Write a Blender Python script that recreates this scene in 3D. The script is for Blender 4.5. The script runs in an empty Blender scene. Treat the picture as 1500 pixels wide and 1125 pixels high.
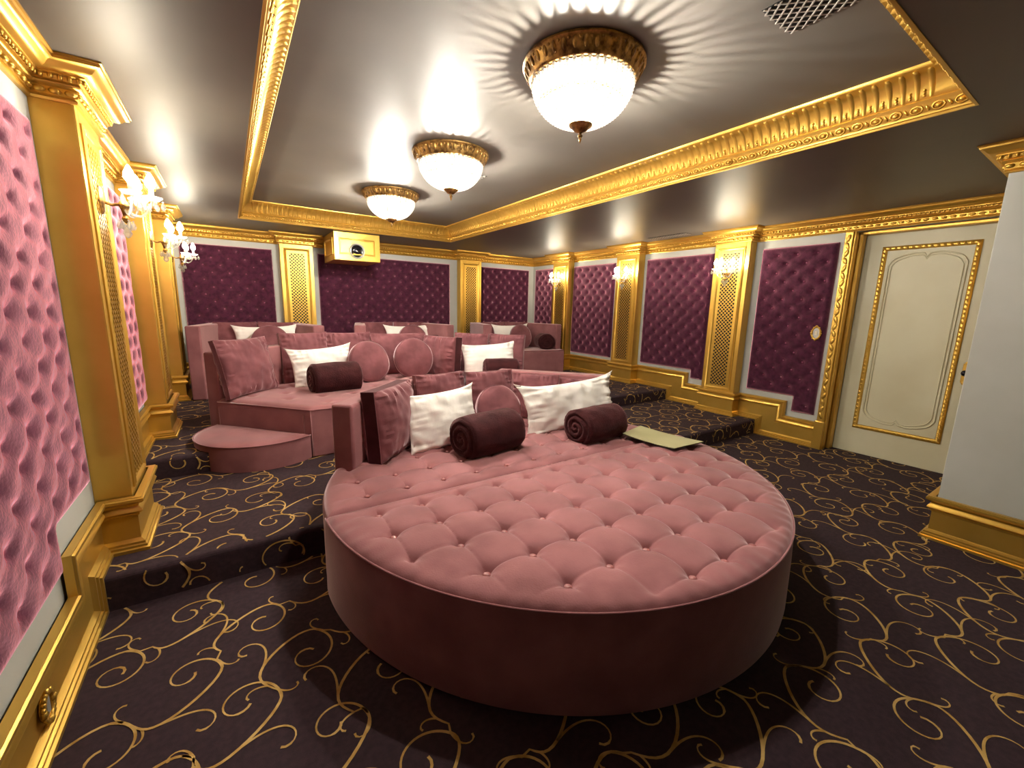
import bpy, bmesh, math, random
import numpy as np
from mathutils import Vector, Matrix, noise

random.seed(7)
SC = bpy.context.scene
COL = SC.collection
PI = math.pi

# ------------------------------------------------------------------ camera
def make_camera():
    yaw, pitch, roll = math.radians(33.77), math.radians(10.371), math.radians(1.307)
    f = Vector((math.sin(yaw) * math.cos(pitch), math.cos(yaw) * math.cos(pitch), -math.sin(pitch)))
    r = Vector((math.cos(yaw), -math.sin(yaw), 0))
    u = r.cross(f)
    r2 = r * math.cos(roll) + u * math.sin(roll)
    u2 = -r * math.sin(roll) + u * math.cos(roll)
    cd = bpy.data.cameras.new('camera')
    cd.sensor_width = 36.0
    cd.lens = 616.06 * 36.0 / 1500.0
    cd.clip_start = 0.02
    o = bpy.data.objects.new('camera', cd)
    M = Matrix((r2, u2, -f)).transposed().to_4x4()
    M.translation = Vector((0, 0, 1.6))
    o.matrix_world = M
    COL.objects.link(o)
    SC.camera = o
make_camera()

# ------------------------------------------------------------------ world, exposure, light strengths
w = bpy.data.worlds.new('world')
SC.world = w
w.use_nodes = True
w.node_tree.nodes['Background'].inputs[0].default_value = (0.02, 0.02, 0.02, 1)
SC.view_settings.view_transform = 'Standard'
SC.view_settings.look = 'None'
SC.view_settings.gamma = 1.0
SC.view_settings.use_curve_mapping = False
SC.view_settings.exposure = 1.95
SC.cycles.max_bounces = 8
SC.cycles.diffuse_bounces = 5
SC.cycles.glossy_bounces = 3
SC.cycles.transmission_bounces = 4
SC.cycles.caustics_reflective = False
SC.cycles.caustics_refractive = False
SC.cycles.sample_clamp_indirect = 4.0
SCONCE_STRENGTH = 62.0       # each flame bulb of the wall sconces
CHAND_STRENGTH = 1300.0        # each bulb inside the ceiling fixtures
WARM = (1.0, 0.90, 0.70)
NEUTRAL = (1.0, 0.95, 0.84)

# ------------------------------------------------------------------ room dimensions (metres)
XL, XR, YB, YF = -0.693, 5.813, 7.926, -2.6
ZS, ZT = 2.668, 2.888                    # soffit, raised tray ceiling
Z1, Z2 = 0.19, 0.355                     # the two carpeted risers
YS1, YS2 = 2.737, 4.147
P, PW = 0.156, 0.476                     # pilaster depth, width
PY = [3.014, 4.809, 6.549]               # near edges of the side pilasters
BX = [0.742, 3.902]                      # left edges of the back pilasters
TX0, TX1, TY0, TY1 = 0.193, 3.266, 0.667, 6.864
XG, YG = 4.175, 0.655                    # corner of the projecting bay on the right
CO = 0.139                               # crown overhang
BH = 0.32                                # baseboard height

# ------------------------------------------------------------------ materials
def srgb(r, g, b):
    def c(x):
        x /= 255.0
        return x / 12.92 if x <= 0.04045 else ((x + 0.055) / 1.055) ** 2.4
    return (c(r), c(g), c(b), 1.0)

def principled(name, color, rough=0.5, metal=0.0, **kw):
    m = bpy.data.materials.new(name)
    m.use_nodes = True
    b = m.node_tree.nodes['Principled BSDF']
    b.inputs['Base Color'].default_value = color
    b.inputs['Roughness'].default_value = rough
    b.inputs['Metallic'].default_value = metal
    for k, v in kw.items():
        b.inputs[k.replace('_', ' ')].default_value = v
    return m

def vary(m, c1, c2, scale, detail=3.0, bump=0.0, bscale=None, rough=None, lo=0.35, hi=0.65):
    """noise between two colours of the same stuff, and a fine relief"""
    nt = m.node_tree
    b = nt.nodes['Principled BSDF']
    tc = nt.nodes.new('ShaderNodeTexCoord')
    n = nt.nodes.new('ShaderNodeTexNoise')
    n.inputs['Scale'].default_value = scale
    n.inputs['Detail'].default_value = detail
    nt.links.new(tc.outputs['Object'], n.inputs['Vector'])
    r = nt.nodes.new('ShaderNodeValToRGB')
    r.color_ramp.elements[0].position = lo
    r.color_ramp.elements[1].position = hi
    r.color_ramp.elements[0].color = c1
    r.color_ramp.elements[1].color = c2
    nt.links.new(n.outputs['Fac'], r.inputs['Fac'])
    nt.links.new(r.outputs['Color'], b.inputs['Base Color'])
    if rough:
        mr = nt.nodes.new('ShaderNodeMapRange')
        mr.inputs['To Min'].default_value = rough[0]
        mr.inputs['To Max'].default_value = rough[1]
        nt.links.new(n.outputs['Fac'], mr.inputs['Value'])
        nt.links.new(mr.outputs[0], b.inputs['Roughness'])
    if bump:
        n2 = nt.nodes.new('ShaderNodeTexNoise')
        n2.inputs['Scale'].default_value = bscale or scale * 8
        n2.inputs['Detail'].default_value = 2.0
        nt.links.new(tc.outputs['Object'], n2.inputs['Vector'])
        bp = nt.nodes.new('ShaderNodeBump')
        bp.inputs['Strength'].default_value = bump
        bp.inputs['Distance'].default_value = 0.01
        nt.links.new(n2.outputs['Fac'], bp.inputs['Height'])
        nt.links.new(bp.outputs['Normal'], b.inputs['Normal'])
    return m

def velvet(name, c1, c2, tint, sheen, scale=6.0, bump=0.08, bscale=120.0, srough=0.35, lo=0.35, hi=0.65):
    m = principled(name, c1, 0.85)
    b = m.node_tree.nodes['Principled BSDF']
    b.inputs['Sheen Weight'].default_value = sheen
    b.inputs['Sheen Roughness'].default_value = srough
    b.inputs['Sheen Tint'].default_value = tint
    b.inputs['Specular IOR Level'].default_value = 0.15
    return vary(m, c1, c2, scale, 4.0, bump, bscale, lo=lo, hi=hi)

M = {}
M['gold'] = vary(principled('gold_paint', srgb(224, 180, 84), 0.37, 0.78), srgb(221, 177, 81), srgb(227, 183, 87), 7.0, rough=(0.35, 0.39), bump=0.02, bscale=60)
M['bronze'] = vary(principled('antique_gold', srgb(120, 92, 50), 0.4, 0.8), srgb(95, 68, 38), srgb(190, 150, 85), 30.0, rough=(0.3, 0.5))
M['wall'] = vary(principled('grey_wall_paint', srgb(198, 196, 186), 0.6), srgb(195, 193, 182), srgb(201, 199, 189), 3.0, bump=0.03, bscale=180)
M['screenwall'] = principled('dark_theatre_wall', srgb(52, 46, 46), 0.8)
M['ceil'] = vary(principled('pearl_ceiling_paint', srgb(116, 110, 103), 0.44, 0.1, Specular_IOR_Level=0.19), srgb(113, 107, 101), srgb(120, 114, 106), 1.4, rough=(0.42, 0.47))
M['carpet'] = vary(principled('plum_carpet', srgb(50, 30, 38), 0.95), srgb(43, 25, 33), srgb(58, 36, 44), 40.0, bump=0.5, bscale=500)
M['scroll'] = vary(principled('gold_carpet_yarn', srgb(200, 158, 80), 0.9), srgb(178, 134, 58), srgb(220, 182, 108), 14.0, bump=0.4, bscale=400)
M['velvet'] = velvet('rose_velvet', srgb(142, 91, 92), srgb(162, 106, 107), (1.15, .88, .88, 1), 1.0, 5.0)
M['velvet2'] = velvet('rose_velvet_cushion', srgb(112, 66, 70), srgb(136, 84, 87), (1.2, 0.9, 0.92, 1), 1.0, 7.0)
M['velvet_shaded'] = velvet('shaded_rose_velvet', srgb(62, 28, 32), srgb(78, 38, 42), (1.0, 0.70, 0.72, 1), 0.4, 7.0)  # same cushion velvet, with shade and pile direction put into a darker colour
M['panel'] = velvet('crushed_plum_velvet', srgb(61, 22, 41), srgb(80, 32, 55), (3.0, 1.32, 1.66, 1), 1.0, 22.0, 0.2, 70.0, 0.42, 0.38, 0.58)
M['sbutton'] = principled('rose_satin_button', srgb(172, 112, 110), 0.25)
M['button'] = principled('satin_button', srgb(158, 92, 116), 0.18)
M['blanket'] = velvet('maroon_plush', srgb(48, 18, 21), srgb(66, 28, 30), (0.9, 0.5, 0.5, 1), 0.4, 9.0, 0.4, 90.0)
M['linen'] = vary(principled('white_cotton', srgb(246, 238, 228), 0.85), srgb(243, 234, 224), srgb(249, 242, 233), 5.0, bump=0.12, bscale=24)
M['dark'] = principled('black_void', srgb(14, 11, 10), 0.8)
M['lens'] = principled('lens_glass', srgb(18, 18, 24), 0.05, 0.0)
M['chrome'] = principled('polished_steel', srgb(190, 190, 190), 0.2, 1.0)
M['door'] = vary(principled('cream_door_paint', srgb(222, 212, 178), 0.45), srgb(219, 208, 172), srgb(226, 217, 184), 2.0)
M['card'] = vary(principled('olive_card', srgb(170, 164, 120), 0.5), srgb(164, 158, 114), srgb(176, 170, 126), 3.0)
M['cardedge'] = principled('dark_card_back', srgb(38, 36, 28), 0.7)
M['ventgrey'] = principled('grille_grey', srgb(176, 168, 160), 0.4, 0.2)  # plain pale grey of the vent lattice bars
M['knob'] = principled('dark_knob', srgb(24, 24, 34), 0.25, 0.5)
M['candle'] = principled('ivory_sleeve', srgb(240, 230, 205), 0.5)
M['plate'] = principled('nickel_plate', srgb(200, 200, 196), 0.3, 0.6)

def crystal(name):
    """cut lead glass: mostly clear, with bright facets"""
    m = bpy.data.materials.new(name)
    m.use_nodes = True
    nt = m.node_tree
    nt.nodes.clear()
    out = nt.nodes.new('ShaderNodeOutputMaterial')
    tp = nt.nodes.new('ShaderNodeBsdfTransparent'); tp.inputs[0].default_value = (0.96, 0.96, 0.95, 1)
    gl = nt.nodes.new('ShaderNodeBsdfGlossy'); gl.inputs['Roughness'].default_value = 0.06
    tr = nt.nodes.new('ShaderNodeBsdfTranslucent'); tr.inputs[0].default_value = (0.95, 0.95, 0.93, 1)
    lw = nt.nodes.new('ShaderNodeLayerWeight'); lw.inputs['Blend'].default_value = 0.45
    m1 = nt.nodes.new('ShaderNodeMixShader')
    m2 = nt.nodes.new('ShaderNodeMixShader'); m2.inputs[0].default_value = 0.30
    nt.links.new(lw.outputs['Facing'], m1.inputs[0])
    nt.links.new(tp.outputs[0], m1.inputs[1]); nt.links.new(gl.outputs[0], m1.inputs[2])
    nt.links.new(m1.outputs[0], m2.inputs[1]); nt.links.new(tr.outputs[0], m2.inputs[2])
    nt.links.new(m2.outputs[0], out.inputs['Surface'])
    return m
M['crystal'] = crystal('cut_crystal')

def bead_mat():
    m = bpy.data.materials.new('crystal_beads')
    m.use_nodes = True
    nt = m.node_tree
    nt.nodes.clear()
    out = nt.nodes.new('ShaderNodeOutputMaterial')
    tr = nt.nodes.new('ShaderNodeBsdfTranslucent'); tr.inputs[0].default_value = (0.95, 0.93, 0.9, 1)
    df = nt.nodes.new('ShaderNodeBsdfDiffuse'); df.inputs[0].default_value = (0.9, 0.88, 0.85, 1)
    gl = nt.nodes.new('ShaderNodeBsdfGlossy'); gl.inputs['Roughness'].default_value = 0.15
    m1 = nt.nodes.new('ShaderNodeMixShader'); m1.inputs[0].default_value = 0.35
    m2 = nt.nodes.new('ShaderNodeMixShader'); m2.inputs[0].default_value = 0.12
    nt.links.new(tr.outputs[0], m1.inputs[1]); nt.links.new(df.outputs[0], m1.inputs[2])
    nt.links.new(m1.outputs[0], m2.inputs[1]); nt.links.new(gl.outputs[0], m2.inputs[2])
    nt.links.new(m2.outputs[0], out.inputs['Surface'])
    return m
M['bead'] = bead_mat()

def emitter(name, color, strength):
    m = bpy.data.materials.new(name)
    m.use_nodes = True
    b = m.node_tree.nodes['Principled BSDF']
    b.inputs['Base Color'].default_value = (0.8, 0.8, 0.8, 1)
    b.inputs['Emission Color'].default_value = (*color, 1)
    b.inputs['Emission Strength'].default_value = strength
    return m
M['flame'] = emitter('lit_flame_bulb', WARM, SCONCE_STRENGTH)
M['bulb'] = emitter('lit_globe_bulb', NEUTRAL, CHAND_STRENGTH)

# ------------------------------------------------------------------ mesh helpers
class MB:
    """collects verts and faces, then links them as one mesh object"""
    def __init__(s):
        s.v, s.f, s.mi = [], [], []
    def add(s, vs, fs, mi=0):
        k = len(s.v)
        s.v.extend([tuple(p) for p in vs])
        s.f.extend([tuple(i + k for i in f) for f in fs])
        s.mi.extend([mi] * len(fs))
    def box(s, x0, x1, y0, y1, z0, z1, mi=0):
        vs = [(x0, y0, z0), (x1, y0, z0), (x1, y1, z0), (x0, y1, z0), (x0, y0, z1), (x1, y0, z1), (x1, y1, z1), (x0, y1, z1)]
        s.add(vs, [(0, 3, 2, 1), (4, 5, 6, 7), (0, 1, 5, 4), (1, 2, 6, 5), (2, 3, 7, 6), (3, 0, 4, 7)], mi)
    def prism(s, poly, z0, z1, mi=0):
        n = len(poly)
        vs = [(x, y, z0) for x, y in poly] + [(x, y, z1) for x, y in poly]
        s.add(vs, [tuple(range(n - 1, -1, -1)), tuple(range(n, 2 * n))] + [(i, (i + 1) % n, n + (i + 1) % n, n + i) for i in range(n)], mi)
    def tube(s, pts, r, n=8, closed=False, mi=0):
        pts = [Vector(p) for p in pts]
        m = len(pts)
        rr = r if hasattr(r, '__len__') else [r] * m
        ref = None
        rings = []
        for i in range(m):
            if closed:
                t = pts[(i + 1) % m] - pts[i - 1]
            else:
                t = pts[min(i + 1, m - 1)] - pts[max(i - 1, 0)]
            t.normalize()
            if ref is None:
                ref = Vector((0, 0, 1)) if abs(t.z) < 0.9 else Vector((1, 0, 0))
            a = (ref - t * ref.dot(t))
            if a.length < 1e-5:
                a = t.orthogonal()
            a.normalize()
            ref = a
            b = t.cross(a)
            rings.append([pts[i] + a * (rr[i] * math.cos(2 * PI * k / n)) + b * (rr[i] * math.sin(2 * PI * k / n)) for k in range(n)])
        vs = [p for rg in rings for p in rg]
        fs = []
        for i in range(m if closed else m - 1):
            j = (i + 1) % m
            for k in range(n):
                fs.append((i * n + k, i * n + (k + 1) % n, j * n + (k + 1) % n, j * n + k))
        if not closed:
            fs.append(tuple(range(n - 1, -1, -1)))
            fs.append(tuple((m - 1) * n + k for k in range(n)))
        s.add(vs, fs, mi)
    def lathe(s, prof, n=24, c=(0, 0, 0), mi=0, mod=None):
        vs, fs = [], []
        for j, (r, z) in enumerate(prof):
            for k in range(n):
                a = 2 * PI * k / n
                q = r * (mod(a, j) if mod else 1.0)
                vs.append((c[0] + q * math.cos(a), c[1] + q * math.sin(a), c[2] + z))
        for j in range(len(prof) - 1):
            for k in range(n):
                fs.append((j * n + k, j * n + (k + 1) % n, (j + 1) * n + (k + 1) % n, (j + 1) * n + k))
        s.add(vs, fs, mi)
    def ball(s, c, r, sx=1, sy=1, sz=1, nu=8, nv=5, mi=0, frame=None):
        vs, fs = [], []
        for j in range(1, nv):
            t = PI * j / nv
            for k in range(nu):
                a = 2 * PI * k / nu
                vs.append(Vector((r * sx * math.sin(t) * math.cos(a), r * sy * math.sin(t) * math.sin(a), r * sz * math.cos(t))))
        vs.append(Vector((0, 0, r * sz))); vs.append(Vector((0, 0, -r * sz)))
        T, B = len(vs) - 2, len(vs) - 1
        for j in range(nv - 2):
            for k in range(nu):
                fs.append((j * nu + k, (j + 1) * nu + k, (j + 1) * nu + (k + 1) % nu, j * nu + (k + 1) % nu))
        for k in range(nu):
            fs.append((T, k, (k + 1) % nu))
            fs.append((B, (nv - 2) * nu + (k + 1) % nu, (nv - 2) * nu + k))
        c = Vector(c)
        if frame is not None:
            vs = [frame @ v for v in vs]
        s.add([v + c for v in vs], fs, mi)
    def build(s, name, mats, parent=None, smooth=False, bevel=0.0, bseg=2, **props):
        me = bpy.data.meshes.new(name)
        me.from_pydata(s.v, [], s.f)
        mats = mats if isinstance(mats, (list, tuple)) else [mats]
        for m in mats:
            me.materials.append(m)
        if len(mats) > 1:
            me.polygons.foreach_set('material_index', s.mi)
        bm = bmesh.new()
        bm.from_mesh(me)
        bmesh.ops.recalc_face_normals(bm, faces=bm.faces)
        bm.to_mesh(me)
        bm.free()
        if smooth:
            me.polygons.foreach_set('use_smooth', [True] * len(me.polygons))
            if smooth == 'auto':
                me.set_sharp_from_angle(angle=math.radians(38))
        me.update()
        o = bpy.data.objects.new(name, me)
        COL.objects.link(o)
        if parent is not None:
            o.parent = parent
        if bevel:
            md = o.modifiers.new('edge', 'BEVEL')
            md.width = bevel
            md.segments = bseg
            md.limit_method = 'ANGLE'
            md.angle_limit = math.radians(35)
        for k, v in props.items():
            o[k] = v
        return o

def tag(o, label, cat, group=None):
    o['label'] = label
    o['category'] = cat
    if group:
        o['group'] = group
    return o

def root(name, label, cat, loc=(0, 0, 0), rz=0.0, group=None):
    o = bpy.data.objects.new(name, None)
    o.empty_display_size = 0.1
    COL.objects.link(o)
    o.location = loc
    o.rotation_euler = (0, 0, rz)
    return tag(o, label, cat, group)

def share(src, name, parent, loc=(0, 0, 0), rot=(0, 0, 0), scale=None):
    o = bpy.data.objects.new(name, src.data)
    COL.objects.link(o)
    o.parent = parent
    o.location = loc
    o.rotation_euler = rot
    if scale:
        o.scale = scale
    return o

def copy_tree(o, parent=None):
    c = o.copy()
    COL.objects.link(c)
    if parent is not None:
        c.parent = parent
    for ch in list(o.children):
        copy_tree(ch, c)
    return c

def sweep_plan(mb, path, prof, closed=False, zbase=0.0, inward=1, mi=0):
    """mitred sweep of a profile (offset to the left of travel, z) along a plan polyline"""
    pts = [Vector(p) for p in path]
    n = len(pts)
    offs = []
    for i in range(n):
        def nrm(a, b):
            d = (b - a).normalized()
            return Vector((-d.y, d.x)) * inward
        if closed or 0 < i < n - 1:
            n1 = nrm(pts[i - 1], pts[i]); n2 = nrm(pts[i], pts[(i + 1) % n])
            m = (n1 + n2)
            m = m / max(1e-6, m.dot(n1))
        elif i == 0:
            m = nrm(pts[0], pts[1])
        else:
            m = nrm(pts[-2], pts[-1])
        offs.append(m)
    k = len(prof)
    vs = [(pts[i].x + offs[i].x * o, pts[i].y + offs[i].y * o, zbase + z) for i in range(n) for (o, z) in prof]
    fs = []
    for i in range(n if closed else n - 1):
        j = (i + 1) % n
        for q in range(k - 1):
            fs.append((i * k + q, i * k + q + 1, j * k + q + 1, j * k + q))
    mb.add(vs, fs, mi)
    if not closed:
        mb.add([vs[q] for q in range(k)], [tuple(range(k))], mi)
        mb.add([vs[(n - 1) * k + q] for q in range(k)], [tuple(range(k))], mi)

def sweep3(mb, path, frames, prof, mi=0):
    """mitred sweep in 3-D; frames[i] = (n, o) of segment i; profile points are (along n, along o)"""
    pts = [Vector(p) for p in path]
    n = len(pts)
    segs = [(pts[i + 1] - pts[i]).normalized() for i in range(n - 1)]
    k = len(prof)
    vs = []
    for i in range(n):
        s = min(i, n - 2)
        t = segs[s]
        N, O = frames[s]
        m = t if i in (0, n - 1) else (segs[i - 1] + segs[i]).normalized()
        for a, b in prof:
            p = N * a + O * b
            p = p - t * (p.dot(m) / t.dot(m))
            vs.append(pts[i] + p)
    fs = []
    for i in range(n - 1):
        for q in range(k - 1):
            fs.append((i * k + q, i * k + q + 1, (i + 1) * k + q + 1, (i + 1) * k + q))
    mb.add(vs, fs, mi)
    mb.add(vs[:k], [tuple(range(k))], mi)
    mb.add(vs[-k:], [tuple(range(k))], mi)

def rect_frame(mb, origin, U, V, N, u0, u1, v0, v1, prof, mi=0):
    """mitred rectangular moulding on a plane; profile (inward from outer edge, out along N)"""
    origin, U, V, N = Vector(origin), Vector(U), Vector(V), Vector(N)
    k = len(prof)
    cs = [(u0, v0, 1, 1), (u1, v0, -1, 1), (u1, v1, -1, -1), (u0, v1, 1, -1)]
    vs = [origin + U * (u + su * a) + V * (v + sv * a) + N * b for (u, v, su, sv) in cs for (a, b) in prof]
    fs = []
    for i in range(4):
        j = (i + 1) % 4
        for q in range(k - 1):
            fs.append((i * k + q, i * k + q + 1, j * k + q + 1, j * k + q))
    mb.add(vs, fs, mi)

# ------------------------------------------------------------------ carpet pattern (inlaid yarn, real relief)
def scroll_strokes(x0, x1, y0, y1):
    """running rinceau: rows of meandering vines whose lobes hold spiral curls; each stroke is rows of (x, y, heading, width)"""
    rng = random.Random(5)
    ROT = math.radians(38)
    cr, sr = math.cos(ROT), math.sin(ROT)
    LAM, ROW, A = 0.66, 0.365, 0.115
    strokes = []
    cx, cy = (x0 + x1) / 2, (y0 + y1) / 2
    rad = math.hypot(x1 - x0, y1 - y0) / 2 + .4
    def emit(pts):
        out = [(cx + x * cr - y * sr, cy + x * sr + y * cr, a + ROT, w) for x, y, a, w in pts]
        if any(x0 - .05 < p[0] < x1 + .05 and y0 - .05 < p[1] < y1 + .05 for p in out):
            strokes.append(np.array(out))
    def spiral(x, y, a, sg, L, k0, k1, w, n):
        pts = []
        for q in range(n + 1):
            t = q / n
            ww = w * (1 - .55 * t) if t < .86 else w * .95
            pts.append((x, y, a, ww))
            k = sg * (k0 + k1 * t * t)
            a += k * L / n
            x += math.cos(a) * L / n
            y += math.sin(a) * L / n
        emit(pts)
    nrow = int(rad / ROW) + 1
    for r in range(-nrow, nrow + 1):
        ph = rng.random() * LAM
        half = LAM / 2
        nl = int(2 * rad / half) + 2
        amp = [A * rng.uniform(.75, 1.3) for _ in range(nl + 2)]
        dv = [rng.uniform(-.035, .035) for _ in range(nl + 2)]
        x = -rad + ph
        P = []
        per = 18
        for j in range(nl):
            sg = 1 if j % 2 == 0 else -1
            for q in range(per):
                t = q / per
                s = math.sin(PI * t)
                u = x + half * t - .052 * math.sin(2 * PI * t)
                v = r * ROW + sg * amp[j] * s ** .9 + dv[j] * (1 - t) + dv[j + 1] * t
                P.append((u, v))
            x += half * rng.uniform(.9, 1.12)
        P = np.array(P)
        d = np.gradient(P, axis=0)
        H = np.arctan2(d[:, 1], d[:, 0])
        # unbroken vine, in runs so that each run can be culled
        for j in range(nl):
            a, b = j * per, min(len(P), (j + 1) * per + 1)
            emit([(P[i, 0], P[i, 1], H[i], .0125 * (.62 + .38 * math.sin(PI * (i - a) / per))) for i in range(a, b)])
        for j in range(nl - 1):
            sg = 1 if j % 2 == 0 else -1
            i = j * per + int(per * rng.uniform(.80, .90))
            spiral(P[i, 0], P[i, 1], H[i] - sg * .15, -sg, rng.uniform(.42, .54), rng.uniform(6.0, 8.0), rng.uniform(16, 24), .0115, 26)
            i = j * per + int(per * rng.uniform(.30, .45))
            spiral(P[i, 0], P[i, 1], H[i] + sg * .1, sg, rng.uniform(.26, .36), rng.uniform(1.0, 3.5), rng.uniform(32, 42), .0105, 18)
            i = j * per + int(per * rng.uniform(.85, .98))
            spiral(P[i, 0], P[i, 1], H[i] + PI, rng.choice([-1, 1]), rng.uniform(.09, .15), 6, rng.uniform(56, 74), .0095, 10)
            i = j * per + int(per * rng.uniform(.02, .2))
            spiral(P[i, 0], P[i, 1], H[i] + .5 * sg, sg, rng.uniform(.08, .12), 8, rng.uniform(56, 74), .0095, 9)
    return strokes

def add_scrolls(mb, x0, x1, y0, y1, fn):
    """yarn ribbons over the rectangle [x0,x1]x[y0,y1] of the unrolled carpet; fn maps (u,v) to a point"""
    for si, a in enumerate(scroll_strokes(x0, x1, y0, y1)):
        h = (si % 11) * .00016
        nx, ny = -np.sin(a[:, 2]) * a[:, 3] / 2, np.cos(a[:, 2]) * a[:, 3] / 2
        l = np.clip(np.c_[a[:, 0] + nx, a[:, 1] + ny], (x0, y0), (x1, y1))
        r = np.clip(np.c_[a[:, 0] - nx, a[:, 1] - ny], (x0, y0), (x1, y1))
        ins = (a[:, 0] > x0) & (a[:, 0] < x1) & (a[:, 1] > y0) & (a[:, 1] < y1)
        prev = -1
        for i in range(len(a)):
            if ins[i]:
                k = len(mb.v)
                mb.v.append(fn(*l[i], h)); mb.v.append(fn(*r[i], h))
                if prev >= 0:
                    mb.f.append((prev, prev + 1, k + 1, k)); mb.mi.append(1)
                prev = k
            else:
                prev = -1

# ------------------------------------------------------------------ structure: floors
def floors():
    e = 0.0012
    mb = MB()
    mb.box(XL - .05, XR + .3, YF, YS1 + .02, -0.12, 0.0)
    add_scrolls(mb, XL, XR + .2, -0.6, YS1, lambda u, v, h: (u, v, e + h))
    mb.build('floor', [M['carpet'], M['scroll']], kind='structure')
    def platform(ys, ye, zb, zt):
        mb = MB()
        R = 0.03
        prof = [(ys + .004, zb - .02), (ys, zt - R)] + [(ys + R - R * math.cos(a), zt - R + R * math.sin(a)) for a in (PI / 8, PI / 4, 3 * PI / 8)] + [(ys + R, zt), (ye, zt), (ye, zb - .02)]
        n = len(prof)
        vs = [(XL - .05, y, z) for y, z in prof] + [(XR + .05, y, z) for y, z in prof]
        mb.add(vs, [tuple(range(n)), tuple(range(2 * n - 1, n - 1, -1))] + [(i, (i + 1) % n, n + (i + 1) % n, n + i) for i in range(n)])
        add_scrolls(mb, XL, XR, ys + R, ye, lambda u, v, h: (u, v, zt + e + h))
        H = zt - zb
        add_scrolls(mb, XL, XR, ys + R - (H - .02), ys + R, lambda u, v, h: (u, (ys - e if (ys + R - v) > R else ys - e + (R - (ys + R - v)) * .6 - 0.002) - h, zt - (ys + R - v) * 1.0))
        return mb
    platform(YS1, YS2 + .02, 0.0, Z1).build('floor', [M['carpet'], M['scroll']], kind='structure')
    platform(YS2, YB + .05, Z1, Z2).build('floor', [M['carpet'], M['scroll']], kind='structure')
floors()

# ------------------------------------------------------------------ structure: walls, ceiling
def walls():
    def wl(name, *b):
        m = MB(); m.box(*b)
        return m.build(name, M['screenwall' if name == 'wall_front' else 'wall'], kind='structure')
    wl('wall_left', XL - .15, XL, YF - .1, YB + .1, -0.1, ZS + .02)
    wl('wall_back', XL - .15, XR + .3, YB, YB + .15, -0.1, ZS + .02)
    wl('wall_front', XL - .15, XR + .4, YF - .15, YF, -0.1, ZS + .02)
    # right wall with the door opening, and the projecting bay in front of it
    m = MB()
    m.box(XR, XR + .35, 1.972, YB + .1, -0.1, ZS + .02)
    m.box(XR, XR + .35, YG, 1.972, 2.503, ZS + .02)
    m.box(6.07, XR + .35, YG, 1.972, -0.1, 2.503)
    m.build('wall_right', M['wall'], kind='structure')
    m = MB(); m.box(XG, XR + .35, YF, YG, -0.1, ZS + .02)
    m.build('wall_bay', M['wall'], kind='structure', bevel=0.004)
    m = MB()
    X0, X1, Y0, Y1 = XL - .15, XR + .35, YF - .15, YB + .15
    t = ZS + .05
    m.box(X0, TX0, Y0, Y1, ZS, t); m.box(TX1, X1, Y0, Y1, ZS, t)
    m.box(TX0, TX1, Y0, TY0, ZS, t); m.box(TX0, TX1, TY1, Y1, ZS, t)
    zw = ZS + .03
    m.box(TX0 - .06, TX0 - .001, TY0, TY1, zw, ZT + .01); m.box(TX1 + .001, TX1 + .06, TY0, TY1, zw, ZT + .01)
    m.box(TX0 - .06, TX1 + .06, TY0 - .06, TY0 - .001, zw, ZT + .01); m.box(TX0 - .06, TX1 + .06, TY1 + .001, TY1 + .06, zw, ZT + .01)
    m.box(TX0 - .05, TX1 + .05, TY0 - .05, TY1 + .05, ZT, ZT + .06)
    m.build('ceiling', M['ceil'], kind='structure')
walls()

# ------------------------------------------------------------------ crown mouldings
CROWN = [(0.0, -.168), (.014, -.168), (.018, -.158), (.012, -.150), (.020, -.146), (.020, -.112), (.034, -.106), (.040, -.096), (.034, -.090),
         (.046, -.086), (.050, -.070), (.062, -.064), (.062, -.058), (.082, -.054), (.098, -.044), (.108, -.032), (.122, -.024), (.130, -.022), (.132, -.010), (.139, -.008), (.139, 0.0)]

def jog_left(rev=False):
    p = []
    for y in PY:
        p += [(XL, y), (XL + P, y), (XL + P, y + PW), (XL, y + PW)]
    return p

def path_samples(path, step, off, skip=0.04):
    """points and headings every `step` along the offset polyline (left of travel)"""
    pts = [Vector(p) for p in path]
    out = []
    n = len(pts)
    for i in range(n - 1):
        a, b = pts[i], pts[i + 1]
        d = (b - a); L = d.length; d.normalize()
        nn = Vector((-d.y, d.x))
        # shorten or lengthen with the corners
        e0 = e1 = 0.0
        if i > 0:
            c = (pts[i] - pts[i - 1]).normalized().cross(d); e0 = off * (1 if c > 0 else -1) if abs(c) > .1 else 0
        if i < n - 2:
            c = d.cross((pts[i + 2] - pts[i + 1]).normalized()); e1 = off * (1 if c > 0 else -1) if abs(c) > .1 else 0
        s0, s1 = e0 + step * .4, L - e1 - step * .4
        if s1 <= s0:
            continue
        k = max(1, int(round((s1 - s0) / step)))
        for q in range(k + 1):
            s = s0 + (s1 - s0) * q / k if k > 0 else (s0 + s1) / 2
            out.append((a + d * s + nn * off, d, nn))
    return out

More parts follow.
